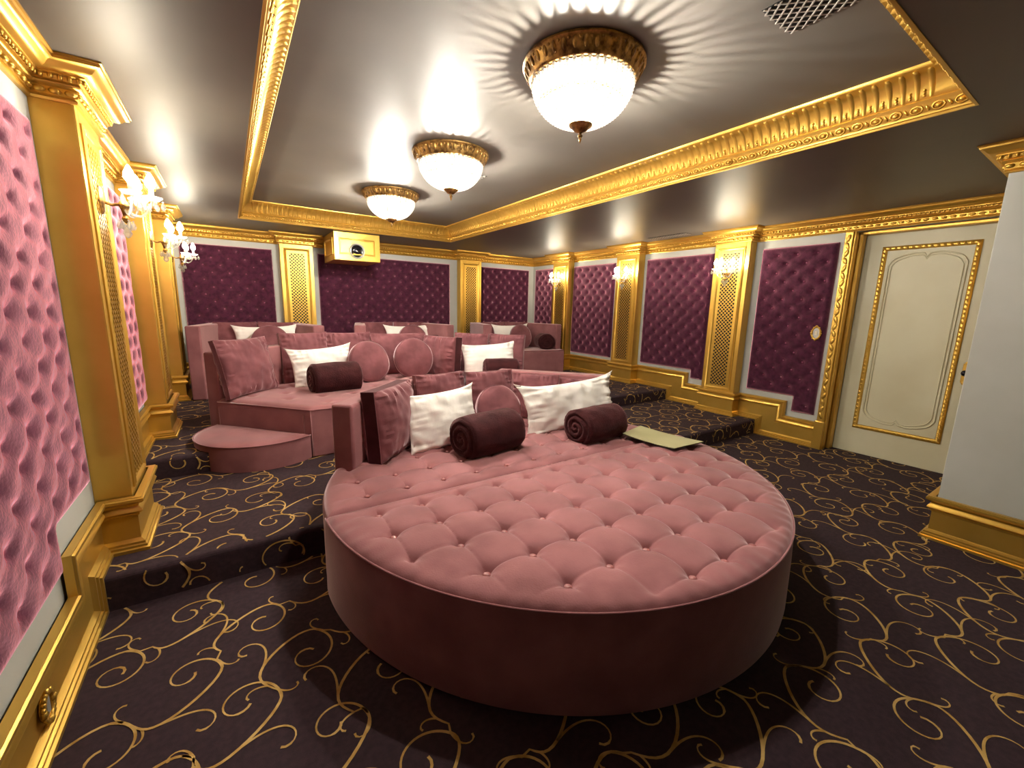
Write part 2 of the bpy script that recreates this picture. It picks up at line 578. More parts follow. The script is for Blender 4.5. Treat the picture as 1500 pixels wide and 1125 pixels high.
def crown(path, name):
    mb = MB()
    sweep_plan(mb, path, CROWN, zbase=ZS)
    o = mb.build(name, M['gold'], smooth='auto', kind='structure')
    mb = MB()
    for p, d, nn in path_samples(path, 0.062, 0.024):
        fr = Matrix(((d.x, nn.x, 0), (d.y, nn.y, 0), (0, 0, 1)))
        mb.ball((p.x, p.y, ZS - .129), .014, 1.7, .9, 1.0, 6, 4, frame=fr)
    mb.build('egg_ornament', M['gold'], o, smooth=True, kind='stuff')
    mb = MB()
    for p, d, nn in path_samples(path, 0.034, 0.054):
        fr = Matrix(((d.x, nn.x, 0), (d.y, nn.y, 0), (0, 0, 1)))
        mb.ball((p.x, p.y, ZS - .076), .012, .9, .7, 1.1, 5, 4, frame=fr)
    mb.build('leaf_ornament', M['gold'], o, smooth=True, kind='stuff')
    return o
LP = [(XL, YF)] + jog_left() + [(XL, YB)]
BPp = [(XL, YB)]
for x in BX:
    BPp += [(x, YB), (x, YB - P), (x + PW, YB - P), (x + PW, YB)]
BPp += [(XR, YB)]
RPp = [(XR, YB)]
for y in reversed(PY):
    RPp += [(XR, y + PW), (XR - P, y + PW), (XR - P, y), (XR, y)]
RPp += [(XR, YG), (XG, YG), (XG, YF)]
# interior lies to the right of this clockwise walk, so run it reversed
def crown_all():
    full = LP[:-1] + [(XL, YB)] + BPp[1:-1] + [(XR, YB)] + RPp[1:]
    rev = list(reversed(full))
    # split at the room corners, keeping mitres by overlapping one short hidden tail
    crown(rev, 'trim_1')
crown_all()

TRAY = [(0.0, 0.004), (.0, -.004), (.012, -.004), (.016, .006), (.024, .010), (.026, .020), (.030, .024), (.040, .056), (.048, .066), (.054, .076), (.048, .084),
        (.054, .090), (.060, .112), (.074, .142), (.096, .170), (.126, .190), (.150, .196), (.156, .200), (.166, .202), (.172, .210), (.172, .221)]
def tray_crown():
    path = [(TX0, TY0), (TX1, TY0), (TX1, TY1), (TX0, TY1)]
    mb = MB()
    sweep_plan(mb, path, TRAY, closed=True, zbase=ZS)
    o = mb.build('trim_2', M['gold'], smooth='auto', kind='structure')
    cp = path + [path[0], path[1]]
    eggs, flutes, bel = MB(), MB(), MB()
    cove = TRAY[11:17]
    for i in range(4):
        a, b = Vector(path[i]), Vector(path[(i + 1) % 4])
        d = (b - a); L = d.length; d.normalize(); nn = Vector((-d.y, d.x))
        k = int((L - .12) / .088)
        for q in range(k + 1):
            s = .06 + (L - .12) * q / k
            p = a + d * s + nn * .037
            fr = Matrix(((d.x, nn.x, 0), (d.y, nn.y, 0), (0, 0, 1))) @ Matrix.Rotation(-.3, 3, 'X')
            ring = [Vector((p.x, p.y, ZS + .040)) + fr @ Vector((.026 * math.cos(t), 0, .019 * math.sin(t))) for t in [2 * PI * z / 8 for z in range(8)]]
            eggs.tube(ring, .005, 4, closed=True)
            eggs.ball((p.x, p.y, ZS + .040), .011, 1.3, .9, 1.0, 6, 4, frame=fr)
            if q < k:
                p2 = p + d * ((L - .12) / k / 2)
                eggs.ball((p2.x, p2.y, ZS + .040), .010, .7, .8, 1.9, 5, 4, frame=fr @ Matrix.Rotation(.5, 3, 'Y'))
        k = int((L - .36) / .058)
        for q in range(k + 1):
            s = .18 + (L - .36) * q / k
            ps = []
            for (o_, z_) in cove:
                ps.append((o_ + .002, z_ - .001))
            for sd in (-1, 1):
                pass
            hw = [.010, .013, .015, .016, .017, .012]
            vs, fs = [], []
            for (o_, z_), h in zip(ps, hw):
                for sd, lift in ((-1, -.004), (0, .011), (1, -.004)):
                    c = a + d * (s + sd * h) + nn * (o_ + lift * .7)
                    vs.append((c.x, c.y, ZS + z_ - lift * .7))
            for j in range(len(ps) - 1):
                for t in range(2):
                    fs.append((j * 3 + t, j * 3 + t + 1, j * 3 + t + 4, j * 3 + t + 3))
            vs_n = len(vs)
            fs.append((vs_n - 3, vs_n - 2, vs_n - 1))
            flutes.add(vs, fs)
            for z_, o_ in ((.098, .058), (.110, .063), (.122, .068)):
                c = a + d * (s + .029) + nn * o_
                bel.ball((c.x, c.y, ZS + z_), .0075, 1, 1, 1, 5, 3)
    eggs.build('egg_ornament', M['gold'], o, smooth=True, kind='stuff')
    flutes.build('cove_flutes', M['gold'], o, smooth=True, kind='stuff')
    bel.build('bell_flower', M['gold'], o, smooth=True, kind='stuff')
tray_crown()

# ------------------------------------------------------------------ baseboards (they follow the risers)
CAP = [(-.118, .012), (-.110, .022), (-.100, .023), (-.094, .032), (-.084, .042), (-.072, .038), (-.056, .024), (-.042, .025), (-.036, .040), (-.024, .052), (-.010, .052), (-.004, .044), (0, .044), (0, .012)]
FOOT = [(0, .052), (.018, .052), (.023, .042), (.035, .042), (.040, .033), (.052, .033), (.058, .025), (.070, .013)]
CAPDROP = 0.34
def baseboard(name, segs):
    """segs: list of (plan polyline, z) runs, interior to the left; a None between runs marks a riser"""
    mb = MB()
    # build 3-D paths for cap and foot
    cap, foot, cfr, ffr = [], [], [], []
    UP = Vector((0, 0, 1))
    prevz = None
    cap_pts, foot_pts = [], []
    zs_all = [q[1] for q in segs]
    for poly, z, capin, capout in segs:
        pl = [Vector((x, y, 0)) for x, y in poly]
        d0 = (pl[1] - pl[0]).normalized(); d1 = (pl[-1] - pl[-2]).normalized()
        cp = [p.copy() for p in pl]; cp[0] = cp[0] + d0 * capin; cp[-1] = cp[-1] + d1 * capout
        cap_pts += [p + UP * (z + BH) for p in cp]
        foot_pts += [p + UP * z for p in pl]
        sweep_plan(mb, poly, [(.014, z - .03), (.014, z + BH - .01)])
        ends = (cp[0], pl[0]), (pl[-1], cp[-1])
        for a, b in ends:
            if (b - a).length > .01:
                d = d1; nn = Vector((-d.y, d.x, 0)); o = nn * .0142
                lowz = [q for q in zs_all if q < z - .01]
                if not lowz:
                    continue
                zl = max(lowz) + BH - .01
                inside = min((b - pl[0]).dot(d), (a - pl[0]).dot(d)) > -.001 and max((b - pl[-1]).dot(d1), (a - pl[-1]).dot(d1)) < .001
                if inside:
                    continue
                mb.add([a + o + UP * zl, b + o + UP * zl, b + o + UP * (z + BH - .01), a + o + UP * (z + BH - .01)], [(0, 1, 2, 3)])
    def dedupe(ps):
        out = [ps[0]]
        for p in ps[1:]:
            if (p - out[-1]).length > .002:
                out.append(p)
        return out
    for pts, prof in ((dedupe(cap_pts), CAP), (dedupe(foot_pts), FOOT)):
        frames = []
        nn = None
        last = None
        for i in range(len(pts) - 1):
            t = (pts[i + 1] - pts[i]).normalized()
            if abs(t.z) < .5:
                nn = Vector((-t.y, t.x, 0))
                frames.append((UP.copy(), nn))
                last = t
            else:
                # vertical run: rotate the up axis about the outward axis
                h = last
                N = -h if t.z > 0 else h
                frames.append((N, nn))
        sweep3(mb, pts, frames, prof)
    return mb.build(name, M['gold'], smooth='auto', kind='structure')

def jogs(y0s, side):
    return y0s
ec = .012
# left wall, walked from the back towards the camera so that the room is on the left
lw = []
lw_l2 = [(XL, YB)]
for y in (PY[2], PY[1]):
    lw_l2 += [(XL, y + PW), (XL + P, y + PW), (XL + P, y), (XL, y)]
lw_l2 += [(XL, YS2)]
lw_l1 = [(XL, YS2), (XL, PY[0] + PW), (XL + P, PY[0] + PW), (XL + P, PY[0]), (XL, PY[0]), (XL, YS1)]
lw_l0 = [(XL, YS1), (XL, YF)]
baseboard('baseboard_left', [(lw_l2, Z2, 0, CAPDROP), (lw_l1, Z1, CAPDROP, CAPDROP), (lw_l0, 0, CAPDROP, 0)])
rw_l0 = [(XR, 2.045), (XR, YS1)]
rw_l1 = [(XR, YS1), (XR, PY[0]), (XR - P, PY[0]), (XR - P, PY[0] + PW), (XR, PY[0] + PW), (XR, YS2)]
rw_l2 = [(XR, YS2)]
for y in (PY[1], PY[2]):
    rw_l2 += [(XR, y), (XR - P, y), (XR - P, y + PW), (XR, y + PW)]
rw_l2 += [(XR, YB)]
baseboard('baseboard_right', [(rw_l0, 0, 0, -CAPDROP), (rw_l1, Z1, -CAPDROP, -CAPDROP), (rw_l2, Z2, -CAPDROP, 0)])
bw = [(XR, YB)]
for x in reversed(BX):
    bw += [(x + PW, YB), (x + PW, YB - P), (x, YB - P), (x, YB)]
bw += [(XL, YB)]
baseboard('baseboard_back', [(bw, Z2, 0, 0)])
baseboard('baseboard_bay', [([(XG, YF), (XG, YG), (XR + .2, YG)], 0, 0, 0)])

# ------------------------------------------------------------------ pilasters with pierced grilles
def clip_bar(c, sgn, w, h):
    """segment of the line v = c + sgn*u inside |u|<w/2, 0<v<h"""
    us = [-w / 2, w / 2]
    lo, hi = -w / 2, w / 2
    if sgn > 0:
        lo = max(lo, -c); hi = min(hi, h - c)
    else:
        lo = max(lo, c - h); hi = min(hi, c)
    return (lo, hi) if hi - lo > .004 else None

def grille_mesh(w, h, pitch, bw, th):
    mb = MB()
    for sgn in (1, -1):
        c = -w / 2 if sgn > 0 else -w / 2 + pitch
        c = -math.ceil((w / 2) / pitch) * pitch
        while c < h + w / 2:
            r = clip_bar(c, sgn, w, h)
            if r:
                u0, u1 = r
                q = bw / 2 * math.sqrt(2)
                dz = 0 if sgn > 0 else -.0015
                a = [(u0, dz, c + sgn * u0 - q), (u1, dz, c + sgn * u1 - q), (u1, dz, c + sgn * u1 + q), (u0, dz, c + sgn * u0 + q)]
                b = [(x, y - th, z) for x, y, z in a]
                mb.add(a + b, [(0, 1, 2, 3), (7, 6, 5, 4), (0, 4, 5, 1), (3, 2, 6, 7), (0, 3, 7, 4), (1, 5, 6, 2)])
            c += pitch
    return mb

FRAME_P = [(0, 0), (0, .010), (.006, .016), (.014, .012), (.018, .018), (.028, .012), (.034, .004), (.038, 0)]
PIL_PROTO = {}
def pilaster(x, y, rz, z0, label):
    """local frame: face looks along -Y, centre of the face bottom at the origin"""
    t = root('pilaster', label, 'pilaster', (x, y, 0), rz, 'gilded pilasters along the walls')
    H0, H1 = 0.54, 2.44
    if z0 not in PIL_PROTO:
        mb = MB()
        # shaft with a shallow sunk field
        mb.box(-PW / 2, PW / 2, .004, P, z0 - .02, ZS - .02)
        mb.box(-PW / 2, -.185, 0, .006, z0, ZS - .1)
        mb.box(.185, PW / 2, 0, .006, z0, ZS - .1)
        mb.box(-.185, .185, 0, .006, z0, H0 + max(0, z0 - Z1)); mb.box(-.185, .185, 0, .006, H1, ZS - .1)
        shaft = mb.build('shaft', M['gold'], t, bevel=.003)
        mb = MB()
        h0 = H0 + max(0, z0 - Z1)
        rect_frame(mb, (0, 0.003, 0), (1, 0, 0), (0, 0, 1), (0, -1, 0), -.185, .185, h0, H1, FRAME_P)
        fr = mb.build('panel_frame', M['gold'], t, smooth='auto')
        mb = MB()
        a, b, c, d = -.112, .112, h0 + .045, H1 - .07
        for bx in ((-.150, a, h0 + .03, H1 - .03), (b, .150, h0 + .03, H1 - .03), (a, b, h0 + .03, c), (a, b, d, H1 - .03)):
            mb.box(bx[0], bx[1], -.004, .006, bx[2], bx[3])
        border = mb.build('grille_border', M['gold'], t, bevel=.002)
        mb = MB(); mb.box(a, b, .0015, .0035, c, d)
        back = mb.build('grille_backing', M['dark'], border)
        g = grille_mesh(.224, d - c, .050, .0095, .004)
        lat = g.build('grille_lattice', M['gold'], border)
        lat.location = (0, -.0005, c)
        PIL_PROTO[z0] = t
    else:
        for ch in PIL_PROTO[z0].children:
            copy_tree(ch, t)
    return t
sidew = ['nearest the camera', 'second from the camera', 'next to the back corner']
for i, y in enumerate(PY):
    z0 = Z1 if i == 0 else Z2
    pilaster(XL + P, y + PW / 2, PI / 2, z0, 'gilded pilaster with pierced grille on left wall, %s' % ['nearest of its three', 'middle of its three', 'farthest, at the back corner'][i])
    pilaster(XR - P, y + PW / 2, -PI / 2, z0, 'gilded pilaster with pierced grille on right wall, %s' % ['closest to the cream door', 'middle of its three', 'farthest, at the back corner'][i])
pilaster(BX[0] + PW / 2, YB - P, 0, Z2, 'gilded pilaster with pierced grille on back wall, left of the projector box')
pilaster(BX[1] + PW / 2, YB - P, 0, Z2, 'gilded pilaster with pierced grille on back wall, right of the projector box')

# ------------------------------------------------------------------ tufted fabric wall panels
def smooth01(x):
    x = np.clip(x, 0, 1)
    return x * x * (3 - 2 * x)

def outline_dist(S, Z, poly):
    d = np.full(S.shape, 1e9)
    n = len(poly)
    for i in range(n):
        (ax, ay), (bx, by) = poly[i], poly[(i + 1) % n]
        L2 = (bx - ax) ** 2 + (by - ay) ** 2
        t = np.clip(((S - ax) * (bx - ax) + (Z - ay) * (by - ay)) / L2, 0, 1)
        d = np.minimum(d, np.hypot(S - ax - t * (bx - ax), Z - ay - t * (by - ay)))
    return d

def tufted_panel(s0, s1, z0, z1, place, label, notch=None, res=.017, du=.215, dv=.215, edge=.055, deep=1.0):
    """place(s, z, out) -> world point. notch = (s_split, z_low, 'lo'|'hi'): the side of s_split that reaches lower"""
    ss = np.linspace(s0, s1, int((s1 - s0) / res) + 1)
    zlow = notch[1] if notch else z0
    zs_ = np.linspace(z0, z1, int((z1 - z0) / res) + 1)
    if notch:
        k = np.argmin(abs(ss - notch[0])); ss[k] = notch[0]
        zl = np.linspace(zlow, z0, max(2, int((z0 - zlow) / res) + 1))[:-1]
        zs_ = np.concatenate([zl, zs_])
        if notch[2] == 'lo':
            poly = [(s0, zlow), (notch[0], zlow), (notch[0], z0), (s1, z0), (s1, z1), (s0, z1)]
        else:
            poly = [(s0, z0), (notch[0], z0), (notch[0], zlow), (s1, zlow), (s1, z1), (s0, z1)]
    else:
        poly = [(s0, z0), (s1, z0), (s1, z1), (s0, z1)]
    S, Z = np.meshgrid(ss, zs_, indexing='ij')
    D = outline_dist(S, Z, poly)
    cs = (s0 + s1) / 2
    A = (S - cs) / du + (Z - z0) / dv
    B = (S - cs) / du - (Z - z0) / dv
    da, db = A - np.round(A), B - np.round(B)
    rs, rz_ = (da + db) / 2 * du, (da - db) / 2 * dv
    r = np.hypot(rs, rz_)
    pil = (np.abs(np.sin(PI * A)) * np.abs(np.sin(PI * B)) + 1e-6) ** .6
    inner = smooth01((D - .025) / .05)
    la, lb = np.abs(da) * du * .7071, np.abs(db) * du * .7071
    pleat = np.exp(-(la / .008) ** 2) + np.exp(-(lb / .008) ** 2)
    out = .018 + .032 * (1 - np.exp(-D / .014)) + inner * deep * (.007 * (pil - 1) - .003 * np.clip(pleat, 0, 1) * np.exp(-r / .03) - .036 * np.exp(-(r / .030) ** 1.3))
    out = out + .002 * np.sin(S * 37 + 3 * np.sin(Z * 21)) * inner
    ni, nj = S.shape
    ids = -np.ones((ni, nj), int)
    cells = []
    for i in range(ni - 1):
        sm = (ss[i] + ss[i + 1]) / 2
        for j in range(nj - 1):
            zm = (zs_[j] + zs_[j + 1]) / 2
            if notch and zm < z0:
                if (notch[2] == 'lo') != (sm < notch[0]):
                    continue
            cells.append((i, j))
    mb = MB()
    def vid(i, j):
        if ids[i, j] < 0:
            ids[i, j] = len(mb.v)
            mb.v.append(place(S[i, j], Z[i, j], out[i, j]))
        return int(ids[i, j])
    ec = {}
    for i, j in cells:
        q = ((i, j), (i + 1, j), (i + 1, j + 1), (i, j + 1))
        mb.f.append(tuple(vid(*p) for p in q)); mb.mi.append(0)
        for a, b in zip(q, q[1:] + q[:1]):
            k = (min(a, b), max(a, b))
            ec[k] = ec.get(k, 0) + 1
    base = {}
    def bid(p):
        if p not in base:
            base[p] = len(mb.v)
            mb.v.append(place(S[p], Z[p], -.004))
        return base[p]
    for (a, b), c in ec.items():
        if c == 1:
            mb.f.append((vid(*a), vid(*b), bid(b), bid(a))); mb.mi.append(0)
    o = mb.build('wall_panel', M['panel'], smooth='auto')
    tag(o, label, 'panel', 'tufted plum velvet wall panels')
    bt = MB()
    pts = []
    n1 = int((s1 - s0) / du) + 2
    n2 = int((z1 - zlow) / dv) + 3
    for m in range(-2 * n1 - 8, 2 * n1 + 8):
        for n in range(-4, 2 * n2 + 6):
            if (m + n) % 2:
                continue
            s, z = cs + m * du / 2, z0 + n * dv / 2 - dv * 2
            if not (s0 < s < s1 and zlow < z < z1):
                continue
            if notch and z < z0 and ((notch[2] == 'lo') != (s < notch[0])):
                continue
            d = outline_dist(np.array([s]), np.array([z]), poly)[0]
            if d > edge:
                pts.append((s, z))
    for s, z in pts:
        c = Vector(place(s, z, .020)); t1 = Vector(place(s + .01, z, .020)) - c; t3 = Vector(place(s, z, .030)) - c
        t1.normalize(); t3.normalize()
        t2 = t3.cross(t1)
        fr = Matrix((t1, t2, t3)).transposed()
        bt.ball(c, .012, 1, 1, .55, 6, 4, frame=fr)
    bt.build('tufting_buttons', M['button'], o, smooth=True, kind='stuff')
    return o
left_p = lambda s, z, o: (XL + o, s, z)
right_p = lambda s, z, o: (XR - o, s, z)
back_p = lambda s, z, o: (s, YB - o, z)
tufted_panel(.35, 2.835, .675, 2.365, left_p, 'large rose tufted velvet panel on left wall beside the camera, before the first pilaster', (2.315, .475, 'lo'), res=.012, deep=.62)
tufted_panel(3.60, 4.715, .725, 2.41, left_p, 'tufted velvet panel on left wall, between first and second pilasters', (3.775, .592, 'lo'))
tufted_panel(5.43, 6.46, .725, 2.41, left_p, 'tufted velvet panel on left wall, between second and third pilasters')
tufted_panel(2.09, 2.918, .585, 2.40, right_p, 'dark tufted velvet panel with gold switch plate, beside the cream door', (2.337, .394, 'lo'))
tufted_panel(3.583, 4.742, .721, 2.41, right_p, 'dark tufted velvet panel on right wall with a stepped lower corner above the riser', (3.775, .592, 'lo'))
tufted_panel(5.44, 6.525, .724, 2.41, right_p, 'dark tufted velvet panel on right wall, behind the sofa row with the coiled blanket')
tufted_panel(7.14, 7.80, .724, 2.42, right_p, 'narrow dark tufted velvet panel on right wall in the back corner')
tufted_panel(-.53, .64, .72, 2.41, back_p, 'purple tufted velvet panel on back wall, left of the left back pilaster', deep=1.35)
tufted_panel(1.31, 3.73, .72, 2.405, back_p, 'widest tufted velvet panel, centre of back wall behind the projector box', deep=1.35)
tufted_panel(4.46, 5.675, .72, 2.41, back_p, 'pink tufted velvet panel on back wall, right of the right back pilaster', deep=1.35)

# ------------------------------------------------------------------ door and casing
def door():
    XD = 6.011
    mb = MB(); mb.box(XD, XD + .05, .87, 1.915, .004, 2.50)
    d = mb.build('door_1', M['door'], kind='structure', bevel=.002)
    mb = MB()
    rope = [(0, 0), (0, .012), (.008, .020), (.020, .024), (.032, .020), (.040, .012), (.044, 0)]
    rect_frame(mb, (XD, 0, 0), (0, 1, 0), (0, 0, 1), (-1, 0, 0), 1.010, 1.757, .304, 2.332, rope)
    for (ya, yb, za, zb) in ((1.03, 1.737, .326, .326), (1.03, 1.737, 2.31, 2.31), (1.032, 1.032, .326, 2.31), (1.735, 1.735, .326, 2.31)):
        L = math.hypot(yb - ya, zb - za); n = int(L / .045)
        for i in range(n + 1):
            t = i / n
            fr = Matrix.Rotation(.7, 3, 'X')
            mb.ball((XD - .022, ya + (yb - ya) * t, za + (zb - za) * t), .012, .8, 1.6, .8, 6, 4, frame=fr)
    mb.build('rope_moulding', M['gold'], d, smooth='auto')
    # cream cartouche moulding inside the gilt rope
    def cart(i):
        y0, y1, z0, z1 = 1.085 + i, 1.685 - i, .42 + i, 2.235 - i
        ym = (y0 + y1) / 2
        def top(zb, sg):
            out = []
            for k in range(25):
                t = k / 24
                y = y0 + (y1 - y0) * t
                q = abs(t - .5) * 2
                dz = -.05 * (1 - math.cos(q * PI)) / 2 + .055 * math.exp(-((q) / .16) ** 2) * 0 - (.05 * max(0, (q - .82) / .18) ** 2) + .03 * math.sin(q * PI)
                if q < .08:
                    dz -= .03 * (1 - q / .08)
                out.append((XD - .006, y, zb + sg * dz))
            return out
        return top(z1, 1) + list(reversed(top(z0, -1)))
    mb = MB()
    mb.tube(cart(0), .008, 6, closed=True)
    mb.tube(cart(.024), .005, 6, closed=True)
    mb.build('scroll_moulding', M['door'], d, smooth=True)
    mb = MB(); mb.box(XD - .008, XD, .905, .965, .96, 1.15)
    mb.ball((XD - .008, .935, 1.155), .02, .4, 1.2, .9, 8, 5); mb.ball((XD - .008, .935, .955), .02, .4, 1.2, .9, 8, 5)
    hp = mb.build('handle_plate', M['gold'], d, bevel=.003)
    mb = MB(); mb.ball((XD - .055, .935, 1.06), .030, 1, 1, 1, 12, 8); mb.tube([(XD, .935, 1.06), (XD - .05, .935, 1.06)], .010, 8)
    mb.build('door_knob', M['knob'], hp, smooth=True)
    # gilded casing: jamb, face with twisted ribbon, plinth
    mb = MB()
    mb.box(XR - .045, XR + .21, 1.965, 2.04, 0, 2.50)
    mb.box(XR - .06, XR - .02, 1.955, 2.055, 0, .34)
    mb.box(XR - .02, XR + .06, 1.948, 1.968, 0, 2.50)
    mb.box(XR + .10, XR + .20, 1.918, 1.968, 0, 2.50)
    mb.box(XR + .10, XR + .25, .87, 1.968, 2.47, 2.503)
    mb.build('trim_3', M['gold'], kind='structure', bevel=.006)
    c = bpy.data.objects['trim_3']
    mb = MB()
    n = 26
    for i in range(n):
        z = .37 + (2.47 - .37) * (i + .5) / n
        fr = Matrix.Rotation(.35 if i % 2 else -.35, 3, 'X')
        mb.ball((XR - .047, 2.004, z), .020, .5, 1.0, 2.1, 8, 6, frame=fr)
    mb.build('ribbon_ornament', M['gold'], c, smooth=True, kind='stuff')
    mb = MB(); mb.box(XR - .02, XR + .30, .80, .87, 0, 2.503); mb.build('trim_4', M['gold'], kind='structure', bevel=.006)
door()

# ------------------------------------------------------------------ small wall plates
def ornate_plate(loc, rz, ry, w, h, label, name, cat):
    t = root(name, label, cat, loc, rz)
    mb = MB()
    ring = [(w / 2 * math.cos(a), -.006, h / 2 * math.sin(a)) for a in [2 * PI * k / 24 for k in range(24)]]
    mb.tube(ring, .008, 6, closed=True)
    for k in range(20):
        a = 2 * PI * k / 20
        rr = 1.14 if k % 2 else 1.06
        mb.ball((w / 2 * rr * math.cos(a), -.008, h / 2 * rr * math.sin(a)), .011 if k % 5 else .016, 1, .7, 1, 6, 4)
    mb.build('ornate_rim', M['gold'], t, smooth=True)
    mb = MB()
    n = 20
    vs = [(w / 2 * math.cos(2 * PI * k / n), -.004, h / 2 * math.sin(2 * PI * k / n)) for k in range(n)]
    vs += [(x, .006, z) for x, y, z in vs]
    mb.add(vs, [tuple(range(n)), tuple(range(2 * n - 1, n - 1, -1))] + [(k, (k + 1) % n, n + (k + 1) % n, n + k) for k in range(n)])
    mb.build('face_plate', M['plate'] if cat == 'switch' else M['gold'], t)
    mb = MB()
    if cat == 'switch':
        mb.box(-.012, .012, -.010, -.003, -.022, .022)
        mb.build('switch_rocker', M['candle'], t, bevel=.002)
    else:
        mb.box(-.016, .016, -.0075, -.003, -.03, .03)
        mb.build('socket_insert', M['plate'], t, bevel=.002)
ornate_plate((XL + .024, 1.99, .137), PI / 2, 0, .085, .098, 'ornate oval gold outlet cover on the left baseboard', 'outlet_cover', 'outlet')
ornate_plate((XR - .052, 2.176, 1.377), -PI / 2, 0, .085, .135, 'ornate oval gold light switch plate on the panel beside the door', 'switch_plate', 'switch')

# ------------------------------------------------------------------ vents
def vent(x0, x1, y0, y1, z, barm, label, pitch):
    w_, h_ = x1 - x0, y1 - y0
    t = root('air_vent', label, 'vent', ((x0 + x1) / 2, y0, z), 0)
    mb = MB(); mb.box(-w_ / 2, w_ / 2, 0, h_, -.002, 0)
    mb.build('vent_opening', M['dark'], t)
    g = grille_mesh(w_, h_, pitch, pitch * .13, .004).build('vent_lattice', barm, t)
    g.rotation_euler = (PI / 2, 0, 0)
    g.location = (0, h_, -.0028)
    g.rotation_euler = (-PI / 2, 0, 0)
    g.location = (0, 0, -.0095)
    return t
vent(2.03, 2.285, .88, 1.155, ZT, M['ventgrey'], 'black diamond lattice air vent in raised ceiling, near front right corner', .046)
vent(2.04, 2.27, 3.93, 4.20, ZT, M['ceil'], 'pale lattice air vent in raised ceiling beside the middle ceiling light', .046)
vent(5.36, 5.50, 3.78, 4.42, ZS, M['ventgrey'], 'narrow dark lattice air vent in low ceiling along the right wall', .046)

# ------------------------------------------------------------------ projector box
def projector_box():
    x0, x1, y0, y1, z0, z1 = 1.40, 2.09, 7.01, YB - .12, 2.252, ZS - .001
    t = root('projector_housing', 'gilded projector housing with a round lens, hung under the ceiling at the back', 'projector', ((x0 + x1) / 2, y0, z0))
    w_, d_, h_ = (x1 - x0) / 2, y1 - y0, z1 - z0
    mb = MB(); mb.box(-w_, w_, 0, d_, 0, h_)
    mb.build('box_body', M['gold'], t, bevel=.004)
    pr = [(0, 0), (0, .012), (.010, .014), (.018, .006), (.024, .006), (.028, 0)]
    mb = MB(); rect_frame(mb, (0, 0, 0), (1, 0, 0), (0, 0, 1), (0, -1, 0), -w_ + .075, w_ - .075, .085, h_ - .085, pr)
    mb.build('front_moulding', M['gold'], t, smooth='auto')
    mb = MB(); rect_frame(mb, (-w_, 0, 0), (0, 1, 0), (0, 0, 1), (-1, 0, 0), .075, d_ - .1, .085, h_ - .085, pr)
    mb.build('side_moulding', M['gold'], t, smooth='auto')
    lx, lz = 1.734 - (x0 + x1) / 2, 2.399 - z0
    mb = MB()
    prof = [(.118, 0), (.118, .016), (.108, .024), (.096, .020), (.090, .006), (.090, -.004)]
    vs, fs = [], []
    n = 32
    for r, y in prof:
        vs += [(lx + r * math.cos(2 * PI * k / n), -y, lz + r * math.sin(2 * PI * k / n)) for k in range(n)]
    for j in range(len(prof) - 1):
        fs += [(j * n + k, j * n + (k + 1) % n, (j + 1) * n + (k + 1) % n, (j + 1) * n + k) for k in range(n)]
    mb.add(vs, fs); mb.build('lens_bezel', M['plate'], t, smooth='auto')
    mb = MB()
    vs, fs = [], []
    prof = [(.092, .006), (.070, .010), (.066, .002), (.050, .006), (.030, .012), (.012, .015), (.001, .016)]
    for r, y in prof:
        vs += [(lx + r * math.cos(2 * PI * k / n), -y, lz + r * math.sin(2 * PI * k / n)) for k in range(n)]
    for j in range(len(prof) - 1):
        fs += [(j * n + k, j * n + (k + 1) % n, (j + 1) * n + (k + 1) % n, (j + 1) * n + k) for k in range(n)]
    mb.add(vs, fs); mb.build('lens', M['lens'], t, smooth=True)
projector_box()

